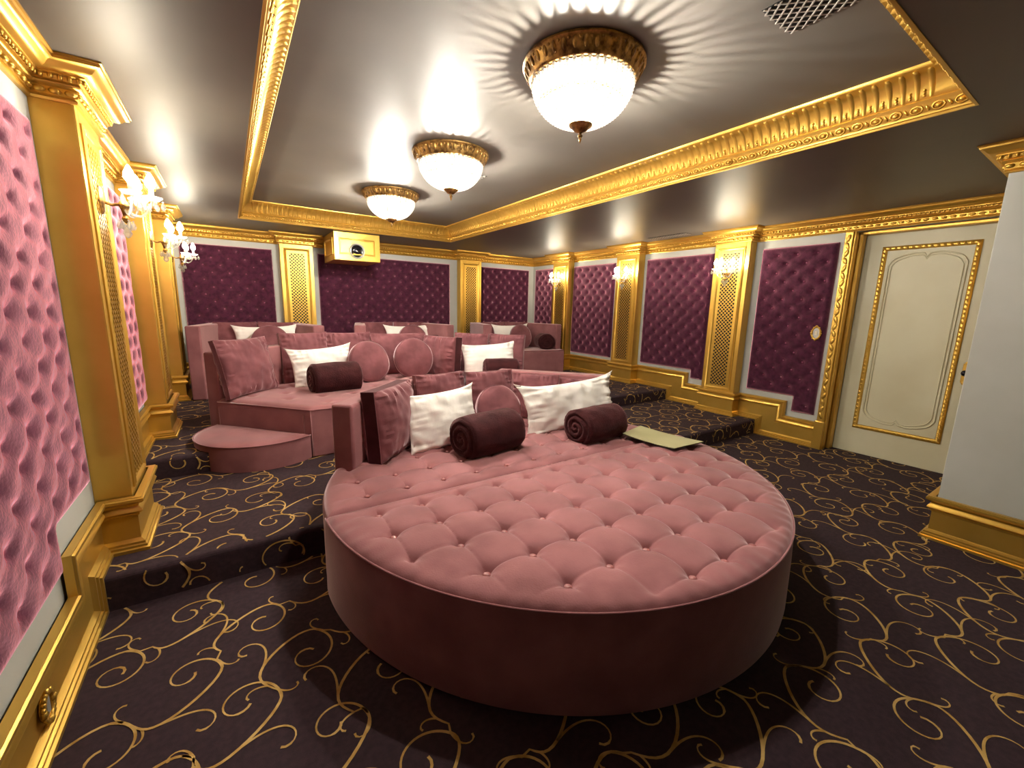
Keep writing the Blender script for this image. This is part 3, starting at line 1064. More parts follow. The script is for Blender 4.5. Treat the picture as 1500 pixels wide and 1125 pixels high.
# ------------------------------------------------------------------ ceiling lights
def ceiling_light(loc, label, proto=None):
    if proto:
        c = copy_tree(proto)
        c.location = loc
        c['label'] = label
        return c
    t = root('ceiling_light', label, 'ceiling light', loc, 0, 'crystal basket ceiling lights in the raised ceiling')
    mb = MB()
    n = 72
    prof = [(.318, 0), (.327, -.006), (.327, -.016), (.318, -.022), (.312, -.034), (.298, -.060), (.290, -.078), (.284, -.086), (.276, -.090), (.262, -.090), (.258, -.080), (.258, -.01)]
    mb.lathe(prof, n)
    ring = mb.build('ring', M['bronze'], t, smooth='auto')
    mb = MB()
    for k in range(36):
        a = 2 * PI * k / 36
        fr = Matrix.Rotation(a, 3, 'Z') @ Matrix.Rotation(.45, 3, 'Y')
        c = Vector((.306 * math.cos(a), .306 * math.sin(a), -.046))
        mb.ball(c, .014, .5, .95, 1.8, 6, 5, frame=fr)
        a2 = a + PI / 36
        fr = Matrix.Rotation(a2, 3, 'Z')
        mb.ball((.313 * math.cos(a2), .313 * math.sin(a2), -.028), .010, .6, 1, .8, 5, 4, frame=fr)
    mb.build('leaf_ornament', M['bronze'], ring, smooth=True, kind='stuff')
    # strands of beads forming the basket
    prof = []
    nb = 17
    for i in range(nb):
        q = i / (nb - 1)
        a = q * PI / 2 * .93
        prof.append((.262 * math.cos(a) ** .85 + .006, -.096 - .196 * math.sin(a) ** 1.15))
    mb = MB()
    for i, (r, z) in enumerate(prof):
        rr = .0115 * (0.55 + .45 * r / .262)
        mb.ball((r, 0, z), rr, 1, 1, 1.0, 6, 4)
    ns = 46
    s0 = mb.build('bead_strand', M['bead'], t, smooth=True)
    for k in range(1, ns):
        share(s0, 'bead_strand', t, rot=(0, 0, 2 * PI * k / ns))
    mb = MB()
    for z_, r_ in ((-.092, .264), (-.19, .222)):
        mb.tube([(r_ * math.cos(2 * PI * k / 32), r_ * math.sin(2 * PI * k / 32), z_) for k in range(32)], .004, 5, closed=True)
    mb.build('basket_hoop', M['bronze'], t, smooth=True)
    mb = MB()
    mb.lathe([(.001, -.286), (.055, -.288), (.066, -.294), (.060, -.302), (.046, -.310), (.036, -.322), (.020, -.330), (.001, -.332)], 20)
    cap = mb.build('bottom_cap', M['bronze'], t, smooth='auto')
    mb = MB()
    mb.lathe([(.001, -.328), (.010, -.332), (.006, -.338), (.012, -.344), (.014, -.350), (.010, -.356), (.006, -.360), (.009, -.366), (.006, -.373), (.001, -.386)], 10)
    mb.build('finial', M['bronze'], cap, smooth=True)
    for k in range(3):
        a = 2 * PI * k / 3 + .5
        mb = MB(); mb.ball((0, 0, 0), .026, 1, 1, 1.15, 10, 6)
        b = mb
        mb = MB(); mb.lathe([(.001, 0), (.018, 0), (.016, -.14), (.010, -.172), (.001, -.172)], 10)
        s = mb.build('bulb_socket', M['candle'], t, smooth='auto')
        s.location = (.09 * math.cos(a), .09 * math.sin(a), -.004)
        b = b.build('light_bulb', M['bulb'], s, smooth=True)
        b.location = (0, 0, -.192)
    return t
CX = 1.70
cl = ceiling_light((CX, 1.92, ZT), 'crystal basket ceiling light nearest the camera, largest of the three')
ceiling_light((CX, 3.57, ZT), 'crystal basket ceiling light in the middle of the row of three', cl)
ceiling_light((CX, 5.20, ZT), 'crystal basket ceiling light farthest from the camera, near the projector box', cl)

# ------------------------------------------------------------------ wall sconces
def sconce(loc, rz, label, proto=None):
    """local frame: wall behind at -X, light reaches along +X"""
    if proto:
        c = copy_tree(proto)
        c.location = loc
        c.rotation_euler = (0, 0, rz)
        c['label'] = label
        return c
    t = root('wall_sconce', label, 'sconce', loc, rz, 'crystal candle sconces on the pilasters')
    mb = MB()
    n = 16
    prof = [(1.0, 0), (1.0, .010), (.8, .018), (.5, .022), (.01, .024)]
    vs, fs = [], []
    for s, x in prof:
        vs += [(x, .038 * s * math.cos(2 * PI * k / n), .075 * s * math.sin(2 * PI * k / n)) for k in range(n)]
    for j in range(len(prof) - 1):
        fs += [(j * n + k, j * n + (k + 1) % n, (j + 1) * n + (k + 1) % n, (j + 1) * n + k) for k in range(n)]
    mb.add(vs, fs)
    mb.build('backplate', M['bronze'], t, smooth='auto')
    mb = MB()
    mb.tube([(.02, 0, -.01), (.05, 0, -.02), (.085, 0, -.01)], .008, 8)
    mb.lathe([(.001, .05), (.010, .046), (.012, .03), (.020, .02), (.024, 0), (.016, -.02), (.010, -.05), (.018, -.065), (.012, -.08), (.001, -.09)], 12, (.10, 0, -.02))
    mb.build('stem', M['bronze'], t, smooth='auto')
    arm = dish = candle = bulb = drop = None
    cu = MB(); cu.ball((0, 0, 0), .016, 1, 1, 1.35, 8, 6)
    for k, a in enumerate((-1.15, 0.0, 1.15)):
        dx, dy = math.cos(a), math.sin(a)
        R = .125
        c = Vector((.10 + R * dx, R * dy, .03))
        pts = []
        for i in range(9):
            q = i / 8
            pts.append((.10 + R * dx * q, R * dy * q, -.03 - .05 * math.sin(q * PI * .75) + .085 * q ** 3))
        mb = MB(); mb.tube(pts, .0065, 6); arm = mb.build('arm', M['crystal'], t, smooth=True)
        if dish is None:
            mb = MB(); mb.lathe([(.012, -.006), (.030, -.002), (.046, .010), (.050, .016), (.046, .013), (.030, .002), (.010, 0)], 16)
            dish = mb.build('drip_pan', M['crystal'], arm, smooth=True); dish.location = c
            mb = MB(); mb.lathe([(.001, 0), (.012, 0), (.012, .06), (.001, .062)], 10)
            candle = mb.build('candle_sleeve', M['candle'], arm, smooth='auto'); candle.location = c
            mb = MB(); mb.lathe([(.001, .058), (.012, .062), (.024, .080), (.025, .094), (.018, .118), (.006, .142), (.001, .148)], 10)
            bulb = mb.build('flame_bulb', M['flame'], arm, smooth=True); bulb.location = c
            mb = MB(); mb.ball((0, 0, -.012), .005, 1, 1, 1, 6, 4)
            mb.lathe([(.001, -.014), (.008, -.026), (.0125, -.042), (.008, -.054), (.001, -.060)], 6)
            drop = mb.build('crystal_drop', M['crystal'], arm); drop.location = c + Vector((.046, 0, .006))
        else:
            for s_, nm in ((dish, 'drip_pan'), (candle, 'candle_sleeve'), (bulb, 'flame_bulb')):
                share(s_, nm, arm, c)
        for q in range(5):
            aa = a + 2 * PI * q / 5
            if k == 0 and q == 0:
                drop.location = c + Vector((.046 * math.cos(aa), .046 * math.sin(aa), .006))
                continue
            share(drop, 'crystal_drop', arm, c + Vector((.046 * math.cos(aa), .046 * math.sin(aa), .006)))
    for q in range(6):
        aa = 2 * PI * q / 6
        share(drop, 'crystal_drop', t, (.10 + .03 * math.cos(aa), .03 * math.sin(aa), -.085))
    share(drop, 'crystal_drop', t, (.10, 0, -.105), scale=(1.7, 1.7, 1.4))
    return t
SZ = 2.12
sc0 = sconce((XL + P + .0, PY[0] + PW / 2, SZ), 0, 'lit crystal candle sconce on nearest left pilaster, largest in view')
sconce((XL + P, PY[1] + PW / 2, SZ), 0, 'lit crystal candle sconce on middle left pilaster', sc0)
sconce((XL + P, PY[2] + PW / 2, SZ), 0, 'lit crystal candle sconce on farthest left pilaster', sc0)
sconce((XR - P, PY[0] + PW / 2, SZ), PI, 'lit crystal candle sconce on right pilaster closest to the door', sc0)
sconce((XR - P, PY[1] + PW / 2, SZ), PI, 'lit crystal candle sconce on middle right pilaster', sc0)
sconce((XR - P, PY[2] + PW / 2, SZ), PI, 'lit crystal candle sconce on right pilaster in the back corner', sc0)

# ------------------------------------------------------------------ sofas
def tuft_square(X, Y, x0, y0, sp, depth=.054, crease=.0075):
    a, b = (X - x0) / sp, (Y - y0) / sp
    da, db = (a - np.round(a)) * sp, (b - np.round(b)) * sp
    r = np.hypot(da, db)
    near = np.exp(-r / .075)
    cr = np.exp(-(da / .007) ** 2) + np.exp(-(db / .007) ** 2)
    puff = (np.abs(np.sin(PI * a)) * np.abs(np.sin(PI * b)) + 1e-6) ** .5
    return .009 * puff - depth * np.exp(-(r / .031) ** 1.15) - crease * np.clip(cr, 0, 1) * (.15 + .85 * near)

def tufted_top(xl, xr, ys, ncol, zfun, name, mat, parent, zlow):
    """grid whose rows run between xl(y) and xr(y); skirt down to zlow"""
    nr = len(ys)
    X = np.zeros((nr, ncol)); Y = np.zeros((nr, ncol))
    for i, y in enumerate(ys):
        X[i] = np.linspace(xl(y), xr(y), ncol); Y[i] = y
    Z = zfun(X, Y)
    mb = MB()
    mb.v = [tuple(p) for p in np.c_[X.ravel(), Y.ravel(), Z.ravel()]]
    mb.f = [(i * ncol + j, i * ncol + j + 1, (i + 1) * ncol + j + 1, (i + 1) * ncol + j) for i in range(nr - 1) for j in range(ncol - 1)]
    mb.mi = [0] * len(mb.f)
    ring = [j for j in range(ncol)] + [i * ncol + ncol - 1 for i in range(1, nr)] + [(nr - 1) * ncol + j for j in range(ncol - 2, -1, -1)] + [i * ncol for i in range(nr - 2, 0, -1)]
    k = len(mb.v)
    for r in ring:
        x, y, z = mb.v[r]
        mb.v.append((x, y, zlow))
    m = len(ring)
    for i in range(m):
        mb.f.append((ring[i], ring[(i + 1) % m], k + (i + 1) % m, k + i)); mb.mi.append(0)
    return mb.build(name, mat, parent, smooth='auto')

def button_row(pts, parent, mat, r=.017):
    src = None
    for p in pts:
        if src is None:
            mb = MB(); mb.ball((0, 0, 0), r, 1, 1, .55, 10, 6)
            src = mb.build('button', mat, parent, smooth=True)
            src.location = p
        else:
            share(src, 'button', parent, p)

OC = Vector((1.85, 2.275)); OR = 1.505
def ottoman():
    t = root('ottoman', 'large half-round rose velvet ottoman with button tufted top, in the foreground', 'ottoman', (OC.x, OC.y, 0))
    mb = MB()
    prof = [(OR + .012, 0.012), (OR + .016, .05), (OR + .012, .30), (OR + .006, .445), (OR, .462)]
    n = 96
    vs, fs = [], []
    for r, z in prof:
        vs += [(r * math.cos(PI + PI * k / n), r * math.sin(PI + PI * k / n), z) for k in range(n + 1)]
    w_ = n + 1
    for j in range(len(prof) - 1):
        fs += [(j * w_ + k, j * w_ + k + 1, (j + 1) * w_ + k + 1, (j + 1) * w_ + k) for k in range(n)]
        fs.append((j * w_, (j + 1) * w_, (j + 1) * w_ + n, j * w_ + n))
    fs.append(tuple(range(w_)))
    fs.append(tuple((len(prof) - 1) * w_ + k for k in range(w_)))
    mb.add(vs, fs)
    mb.build('base', M['velvet'], t, smooth='auto')
    SP = .2465
    x0, y0 = .587 - OC.x, 2.148 - OC.y
    def zf(X, Y):
        D = np.minimum(OR - np.hypot(X, Y), -Y)
        D = np.maximum(D, 0)
        inn = smooth01((D - .03) / .11)
        pleat = .004 * np.sin(np.arctan2(Y, X) * 95) * smooth01(D / .02) * (1 - inn)
        return .462 + .030 * (1 - np.exp(-D / .022)) + inn * (tuft_square(X, Y, x0, y0, SP)) + .010 * smooth01(D / .4) + pleat * .5
    th = np.linspace(0, PI / 2 * .985, 210)
    ys = -OR * np.sin(th)
    rng = lambda y: math.sqrt(max(0, OR * OR - y * y))
    tufted_top(lambda y: -rng(y), lambda y: rng(y), ys, 380, zf, 'tufted_top', M['velvet'], t, .455)
    pts = []
    for i in range(14):
        for j in range(7):
            x, y = x0 + i * SP, y0 - j * SP
            D = min(OR - math.hypot(x, y), -y)
            if D > .10:
                z = float(zf(np.array([x]), np.array([y]))[0])
                pts.append((x, y, z + .027))
    button_row(pts, t, M['sbutton'], .019)
    mb = MB()
    arc = [((OR + .004) * math.cos(PI + PI * k / 120), (OR + .004) * math.sin(PI + PI * k / 120), .464) for k in range(121)]
    mb.tube(arc + [(x, -.002, .464) for x in np.linspace(OR, -OR, 30)], .0055, 6, closed=True)
    mb.build('piping', M['velvet'], t, smooth=True)
ottoman()

def clip_y(poly, yc, keep_below):
    out = []
    n = len(poly)
    for i in range(n):
        a, b = poly[i], poly[(i + 1) % n]
        ia = (a[1] <= yc) == keep_below
        ib = (b[1] <= yc) == keep_below
        if ia:
            out.append(a)
        if ia != ib:
            t = (yc - a[1]) / (b[1] - a[1])
            out.append((a[0] + (b[0] - a[0]) * t, yc))
    return out

def stepped_base(poly, ystep, zlow, zhigh, ztop, parent, name='base', mat=None):
    """upholstered base: stands on the lower floor in front of the riser, on the upper floor behind it"""
    mb = MB()
    fr = clip_y(poly, ystep - .006, True)
    bk = clip_y(poly, ystep - .006, False)
    if len(fr) > 2:
        mb.prism(fr, zlow + .004, ztop)
    if len(bk) > 2:
        mb.prism(bk, zhigh + .004, ztop)
    return mb.build(name, mat or M['velvet'], parent, smooth='auto', bevel=.012, bseg=2)

def wall_piece(a, b, th, z0, z1, side, parent, name, ystep=None, zhi=None):
    """upholstered slab from plan point a to b, thickness to `side`"""
    a, b = Vector(a), Vector(b)
    d = (b - a).normalized(); nn = Vector((-d.y, d.x)) * side
    poly = [tuple(a), tuple(b), tuple(b + nn * th), tuple(a + nn * th)]
    mb = MB(); mb.prism(poly, z0, z1)
    return mb.build(name, M['velvet'], parent, smooth='auto', bevel=.018, bseg=3)

def row1_sofa():
    t = root('sofa', 'front row rose velvet sofa with flared arms, behind the half-round ottoman', 'sofa', (0, 0, 0))
    R = OR
    cx, cy = OC
    arc_r = []
    yend = 2.98
    def rx(y):
        return math.sqrt(R * R - (y - cy) ** 2)
    yy = [cy + .012 + (yend - cy - .012) * i / 10 for i in range(11)]
    left = [(cx - rx(y), y) for y in yy]
    right = [(cx + rx(y), y) for y in yy]
    hb = .52
    yb = 3.84
    poly = right + [(cx + hb, yb), (cx - hb, yb)] + list(reversed(left))
    stepped_base(poly, YS1, 0, Z1, .44, t)
    def xr_(y):
        if y <= yend:
            return rx(y) - .004
        return rx(yend) + (hb - rx(yend)) * (y - yend) / (yb - yend)
    SPx, SPy = .2475, .238
    def zf(X, Y):
        Dx = np.minimum(X - np.array([[cx - xr_(y)] for y in Y[:, 0]]), np.array([[cx + xr_(y)] for y in Y[:, 0]]) - X) if X.ndim == 2 else np.full(X.shape, .3)
        D = np.maximum(np.minimum(Dx, Y - (cy + .008)), 0)
        inn = smooth01((D - .03) / .10)
        return .440 + .040 * (1 - np.exp(-D / .022)) + inn * tuft_square(X, Y * SPx / SPy, .600, 2.428 * SPx / SPy, SPx, .036, .008)
    ys = np.linspace(cy + .008, 3.70, 105)
    tufted_top(lambda y: cx - xr_(y), lambda y: cx + xr_(y), ys, 240, zf, 'tufted_seat', M['velvet'], t, .43)
    pts = []
    for i in range(12):
        for j in range(3):
            x, y = .600 + i * SPx, 2.428 + j * SPy
            if abs(x - cx) < xr_(y) - .12:
                pts.append((x, y, .466))
    button_row(pts, t, M['sbutton'], .016)
    e = rx(yend)
    for s, nm in ((-1, 'arm'), (1, 'arm')):
        a = (cx + s * e, yend); b = (cx + s * hb, yb)
        wall_piece(a, b, .155, Z1 + .004, .925, -s * 1 if s > 0 else 1 * -1 if False else (-1 if s < 0 else 1), t, nm)
    wall_piece((cx - hb, yb), (cx + hb, yb), .155, Z1 + .004, .925, -1, t, 'backrest')
    # piping along the front seam
    mb = MB(); mb.tube([(x, cy + .010, .443) for x in np.linspace(cx - R + .01, cx + R - .01, 24)], .006, 6)
    mb.build('piping', M['velvet'], t, smooth=True)
row1_sofa()

def row2_sofa():
    t = root('sofa', 'middle row rose velvet corner sofa with angled front, on the first riser', 'sofa', (0, 0, 0))
    cx = 1.58
    hf, hm = 1.04, 1.745
    yf, ym = 4.08, 4.86
    ha, ya = 1.825, 4.955
    hb, yb = .95, 5.83
    poly = [(cx - hf, yf), (cx + hf, yf), (cx + hm, ym), (cx + hb, yb - .1), (cx - hb, yb - .1), (cx - hm, ym)]
    stepped_base(poly, YS2, Z1, Z2, .60, t)
    def hw(y):
        if y <= ym:
            return hf + (hm - hf) * (y - yf) / (ym - yf)
        return hm + (hb - hm) * (y - ym) / (yb - .1 - ym)
    def zf(X, Y):
        H = np.array([[hw(y)] for y in Y[:, 0]])
        D = np.maximum(np.minimum((H - np.abs(X - cx)) * .72, Y - yf), 0)
        inn = smooth01((D - .05) / .14)
        a, b = (X - .72) / .30, (Y - 4.52) / .30
        r = np.hypot((a - np.round(a)) * .30, (b - np.round(b)) * .30)
        return .635 + .038 * (1 - np.exp(-D / .022)) + inn * (.008 - .028 * np.exp(-(r / .04) ** 1.3))
    ys = np.linspace(yf, 5.70, 80)
    tufted_top(lambda y: cx - hw(y), lambda y: cx + hw(y), ys, 150, zf, 'seat', M['velvet'], t, .59)
    mb = MB()
    mb.tube([(cx - hm, ym, .637), (cx - hf, yf, .637), (cx + hf, yf, .637), (cx + hm, ym, .637)], .006, 6)
    mb.tube([(cx - hf, yf, .64), (cx - hf, yf, Z1 + .01)], .005, 6); mb.tube([(cx + hf, yf, .64), (cx + hf, yf, Z1 + .01)], .005, 6)
    mb.build('piping', M['velvet'], t, smooth=True)
    for s in (-1, 1):
        wall_piece((cx + s * ha, ya), (cx + s * hb, yb), .155, Z2 + .004, 1.11, -1 if s < 0 else 1, t, 'arm')
    wall_piece((cx - hb, yb), (cx + hb, yb), .155, Z2 + .004, 1.11, -1, t, 'backrest')
row2_sofa()

def footstool():
    t = root('footstool', 'low half-round rose velvet footstool against the angled end of the middle sofa', 'footstool', (.175, 4.468, 0), math.radians(-47.7))
    # local frame: flat side along X, round side towards -Y
    R = .525
    n = 40
    arc = [(R * math.cos(PI + PI * k / n), R * math.sin(PI + PI * k / n)) for k in range(n + 1)]
    c, s = math.cos(math.radians(-47.7)), math.sin(math.radians(-47.7))
    wy = lambda p: 4.468 + p[0] * s + p[1] * c
    mb = MB()
    # in front of the riser the skirt reaches the lower step, behind it the upper one
    def clip(poly, below):
        out = []
        m = len(poly)
        for i in range(m):
            a, b = poly[i], poly[(i + 1) % m]
            fa, fb = wy(a) - (YS2 - .006), wy(b) - (YS2 - .006)
            ia, ib = (fa <= 0) == below, (fb <= 0) == below
            if ia:
                out.append(a)
            if ia != ib:
                q = fa / (fa - fb)
                out.append((a[0] + (b[0] - a[0]) * q, a[1] + (b[1] - a[1]) * q))
        return out
    mb.prism(clip(arc, True), Z1 + .004, .412)
    mb.prism(clip(arc, False), Z2 + .004, .412)
    mb.build('base', M['velvet'], t, smooth='auto')
    def zf(X, Y):
        D = np.maximum(np.minimum(R - np.hypot(X, Y), -Y), 0)
        return .410 + .024 * (1 - np.exp(-D / .03)) + .004 * np.sin(X * 9) * np.sin(Y * 11)
    th = np.linspace(0, PI / 2 * .98, 28)
    rg = lambda y: math.sqrt(max(0, R * R - y * y))
    tufted_top(lambda y: -rg(y), lambda y: rg(y), -R * np.sin(th), 40, zf, 'seat_pad', M['velvet'], t, .405)
    mb = MB(); mb.tube([(x * 1.004, y * 1.004, .412) for x, y in arc], .0055, 6)
    mb.build('piping', M['velvet'], t, smooth=True)
footstool()

def row3_sofa(cx, label, hf, yfront=6.29):
    t = root('sofa', label, 'sofa', (cx, 0, 0), 0, 'back row rose velvet sofas along the back wall')
    hb = hf - .22
    ye, yb = 6.46, 7.42
    ST, AT = .80, 1.285
    poly = [(-hf + .17, ye - .02), (hf - .03, yfront), (hf, ye + .02), (hb, yb - .1), (-hb, yb - .1), (-hf + .2, ye + .06)]
    mb = MB(); mb.prism(poly, Z2 + .004, ST - .03)
    mb.build('base', M['velvet'], t, smooth='auto', bevel=.01)
    mb = MB(); mb.prism([(x * .998, y + .004) for x, y in poly], ST - .028, ST)
    mb.build('seat', M['velvet'], t, smooth='auto', bevel=.012, bseg=3)
    for s in (-1, 1):
        wall_piece((s * (hf + .02), ye), (s * hb, yb), .16, Z2 + .004, AT, -1 if s < 0 else 1, t, 'arm')
    wall_piece((-hb, yb), (hb, yb), .15, Z2 + .004, AT, -1, t, 'backrest')
row3_sofa(.32, 'rose velvet sofa in back row, left, with one white pillow and a round cushion', .77)
row3_sofa(2.32, 'rose velvet sofa in back row, centre, under the projector box', .79)
row3_sofa(4.58, 'rose velvet sofa in back row, right, with a coiled dark blanket at its end', .87)

# ------------------------------------------------------------------ pillows, cushions, blankets
def pillow_mesh(w, h, t, gus=0.0, pinch=.05, wr=.006, seed=0, n=40, ear=0.0, sharp=.5, seams=True):
    us = np.sin(np.linspace(-PI / 2, PI / 2, n + 1))
    us = us * .6 + np.linspace(-1, 1, n + 1) * .4
    U, V = np.meshgrid(us, us, indexing='ij')
    off = Vector((seed * 3.7, seed * 1.3, seed * 2.1))
    X = w / 2 * U * (1 - pinch * (1 - V ** 2) * np.abs(U) ** 3)
    Z = h / 2 * V * (1 - pinch * (1 - U ** 2) * np.abs(V) ** 3)
    if ear:
        X = X + ear * np.sign(U) * (np.abs(U) ** 6) * (np.abs(V) ** 6)
        Z = Z + ear * .9 * np.sign(V) * (np.abs(U) ** 6) * (np.abs(V) ** 6)
    prof = ((1 - np.abs(U) ** 2.6) ** sharp) * ((1 - np.abs(V) ** 2.6) ** sharp)
    sides = []
    for sg in (-1, 1):
        T = gus / 2 + (t - gus) / 2 * prof
        N = np.zeros_like(T)
        K = np.zeros_like(T)
        for i in range(n + 1):
            for j in range(n + 1):
                x, z = X[i, j], Z[i, j]
                p = Vector((x * 5.2, z * 5.2, sg * 2)) + off
                N[i, j] = noise.noise(p) + .5 * noise.noise(p * 2.3)
                # soft creases that run in from the seams and corners
                q = Vector((x * 15 + z * 5, z * 4.5 - x * 2, sg * 3)) + off
                q2 = Vector((x * 4 - z * 3, z * 14 + x * 4, sg * 5)) + off
                au, av = abs(U[i, j]), abs(V[i, j])
                K[i, j] = -(1 - min(1, abs(noise.noise(q)) * 3.2)) * (.25 + .75 * av ** 2) - (1 - min(1, abs(noise.noise(q2)) * 3.2)) * (.25 + .75 * au ** 2)
        eu = np.abs(U) ** 3 * (1 - np.abs(U) ** 14); ev = np.abs(V) ** 3 * (1 - np.abs(V) ** 14)
        ruf = eu * np.sin(V * 23 + seed + 2.5 * np.sin(V * 6 + seed)) + ev * np.sin(U * 25 + seed * 2 + 2.5 * np.sin(U * 5 + seed))
        T = T + (wr * 1.8 * N + wr * 1.1 * K) * np.minimum(1, prof * 2.5) + wr * 1.1 * ruf
        sides.append(sg * np.maximum(T, gus / 2))
    mb = MB()
    m = n + 1
    for sgi in range(2):
        Y = sides[sgi]
        mb.add(np.c_[X.ravel(), Y.ravel(), Z.ravel()], [(i * m + j, (i + 1) * m + j, (i + 1) * m + j + 1, i * m + j + 1) for i in range(n) for j in range(n)])
    ring = [(i, 0) for i in range(m)] + [(n, j) for j in range(1, m)] + [(i, n) for i in range(n - 1, -1, -1)] + [(0, j) for j in range(n - 1, 0, -1)]
    K = len(ring)
    if gus:
        for q in range(K):
            a, b = ring[q], ring[(q + 1) % K]
            mb.f.append((a[0] * m + a[1], b[0] * m + b[1], m * m + b[0] * m + b[1], m * m + a[0] * m + a[1])); mb.mi.append(0)
    e1 = [(X[p], sides[0][p], Z[p]) for p in ring]
    e2 = [(X[p], sides[1][p], Z[p]) for p in ring]
    return mb, e1, e2

def weld(o, d=.0004):
    bm = bmesh.new(); bm.from_mesh(o.data)
    bmesh.ops.remove_doubles(bm, verts=bm.verts, dist=d)
    bmesh.ops.recalc_face_normals(bm, faces=bm.faces)
    bm.to_mesh(o.data); bm.free()

def pose(o, base, yaw, tilt, roll, h):
    """bottom-centre of the pillow at `base`; face normal turned by yaw, leaning back by tilt"""
    R = Matrix.Rotation(yaw, 4, 'Z') @ Matrix.Rotation(-tilt, 4, 'X') @ Matrix.Rotation(roll, 4, 'Y')
    o.matrix_world = Matrix.Translation(Vector(base)) @ R @ Matrix.Translation(Vector((0, 0, h / 2)))

def cushion(name, label, cat, base, w, h, t, yaw=0, tilt=.2, roll=0, gus=.0, mat='velvet2', group=None, seed=1, pinch=.05, wr=.006, ear=0.0, pipe=True, sharp=.5, band=False):
    mb, e1, e2 = pillow_mesh(w, h, t, gus, pinch, wr, seed, ear=ear, sharp=sharp)
    o = mb.build(name, M[mat], smooth='auto' if gus else True)
    weld(o)
    o.data.polygons.foreach_set('use_smooth', [True] * len(o.data.polygons))
    tag(o, label, cat, group)
    pose(o, base, yaw, tilt, roll, h)
    if pipe:
        p = MB()
        p.tube(e1, .0032, 5, closed=True)
        if gus:
            p.tube(e2, .0032, 5, closed=True)
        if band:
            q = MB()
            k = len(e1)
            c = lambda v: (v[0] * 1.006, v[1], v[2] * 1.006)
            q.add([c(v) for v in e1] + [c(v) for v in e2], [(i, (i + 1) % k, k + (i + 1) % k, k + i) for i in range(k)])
            q.build('shaded_side_band', M['velvet_shaded'], o, smooth=True)  # shade on the cushion's side, painted as a darker band
        p.build('piping', M[mat], o, smooth=True)
    return o

def round_cushion(label, base, R, t, yaw=0, tilt=.3, mat='velvet2', group=None, seed=1):
    n, m = 40, 12
    gus = t * .45
    mb = MB()
    rings = []
    for sg in (-1, 1):
        vs, fs = [(0, sg * (t / 2), 0)], []
        for j in range(1, m + 1):
            q = j / m
            for k in range(n):
                a = 2 * PI * k / n
                d = gus / 2 + (t - gus) / 2 * (1 - q ** 3.0) ** .7
                ruf = .0045 * math.sin(a * 20 + seed) * q ** 4 * (1 - q ** 14) + .004 * math.sin(a * 5 + seed * 2) * q
                vs.append((R * q * math.cos(a), sg * (d + ruf), R * q * math.sin(a)))
        for k in range(n):
            fs.append((0, 1 + k, 1 + (k + 1) % n))
        for j in range(m - 1):
            for k in range(n):
                a0 = 1 + j * n
                fs.append((a0 + k, a0 + n + k, a0 + n + (k + 1) % n, a0 + (k + 1) % n))
        b0 = len(mb.v)
        mb.add(vs, fs)
        rings.append([b0 + 1 + (m - 1) * n + k for k in range(n)])
    for k in range(n):
        mb.f.append((rings[0][k], rings[0][(k + 1) % n], rings[1][(k + 1) % n], rings[1][k])); mb.mi.append(0)
    o = mb.build('round_cushion', M[mat], smooth=True)
    tag(o, label, 'cushion', group)
    pose(o, base, yaw, tilt, 0, 2 * R)
    p = MB()
    for sg in (-1, 1):
        p.tube([((R + .002) * math.cos(2 * PI * k / n), sg * gus / 2, (R + .002) * math.sin(2 * PI * k / n)) for k in range(n)], .0034, 5, closed=True)
    p.build('piping', M[mat], o, smooth=True)
    return o

def blanket_roll(label, base, L, R, yaw=0, seed=1, group=None, tiltx=0):
    n = 56
    prof = []        # (x, radius, groove weight)
    for j in range(15):
        q = (j + .3) / 14.3
        prof.append((-L / 2 + .030 * max(0, (q - .62) / .38) ** 2.2, R * q * .985, 1.0))
    for j in range(17):
        q = j / 16
        prof.append((-L / 2 + .032 + (L - .064) * q, R * (1 + .02 * math.sin(q * PI)), 0))
    for j in range(14, -1, -1):
        q = (j + .3) / 14.3
        prof.append((L / 2 - .030 * max(0, (q - .62) / .38) ** 2.2, R * q * .985, -1.0))
    mb = MB()
    vs, fs = [], []
    pitch = R / 3.2
    for x, r, g in prof:
        for k in range(n):
            a = 2 * PI * k / n
            xx, rr = x, r
            if g:
                f = (r / pitch - a / (2 * PI)) % 1.0
                f = min(f, 1 - f)
                depth = .026 * math.exp(-(f / .16) ** 2) * (1 if r < R * .9 else (R * .985 - r) / (R * .085))
                xx = x + g * max(0, depth)
            p = Vector((xx * 6, math.cos(a) * 2.2, math.sin(a) * 2.2)) + Vector((seed * 5.1, 0, 0))
            rr = rr * (1 + .045 * noise.noise(p) + .02 * noise.noise(p * 2.7))
            y, z = rr * math.cos(a), rr * math.sin(a)
            if z < -R * .8:
                z = -R * .8 + (z + R * .8) * .35
            # loose outer flap along the roll
            if not g and .15 < a < .5:
                y *= 1.03
            vs.append((xx, y * 1.05, z))
    for j in range(len(prof) - 1):
        for k in range(n):
            fs.append((j * n + k, j * n + (k + 1) % n, (j + 1) * n + (k + 1) % n, (j + 1) * n + k))
    fs.append(tuple(range(n))); fs.append(tuple((len(prof) - 1) * n + k for k in range(n)))
    mb.add(vs, fs)
    o = mb.build('rolled_blanket', M['blanket'], smooth=True)
    tag(o, label, 'blanket', group)
    o.matrix_world = Matrix.Translation(Vector(base) + Vector((0, 0, R * .87))) @ Matrix.Rotation(yaw, 4, 'Z') @ Matrix.Rotation(tiltx, 4, 'Y')
    return o

Q = PI / 4
G1, G2, G3 = 'cushions on the front sofa', 'cushions on the middle sofa', 'cushions on the back row sofas'
S1, S2, S3 = .478, .672, .802
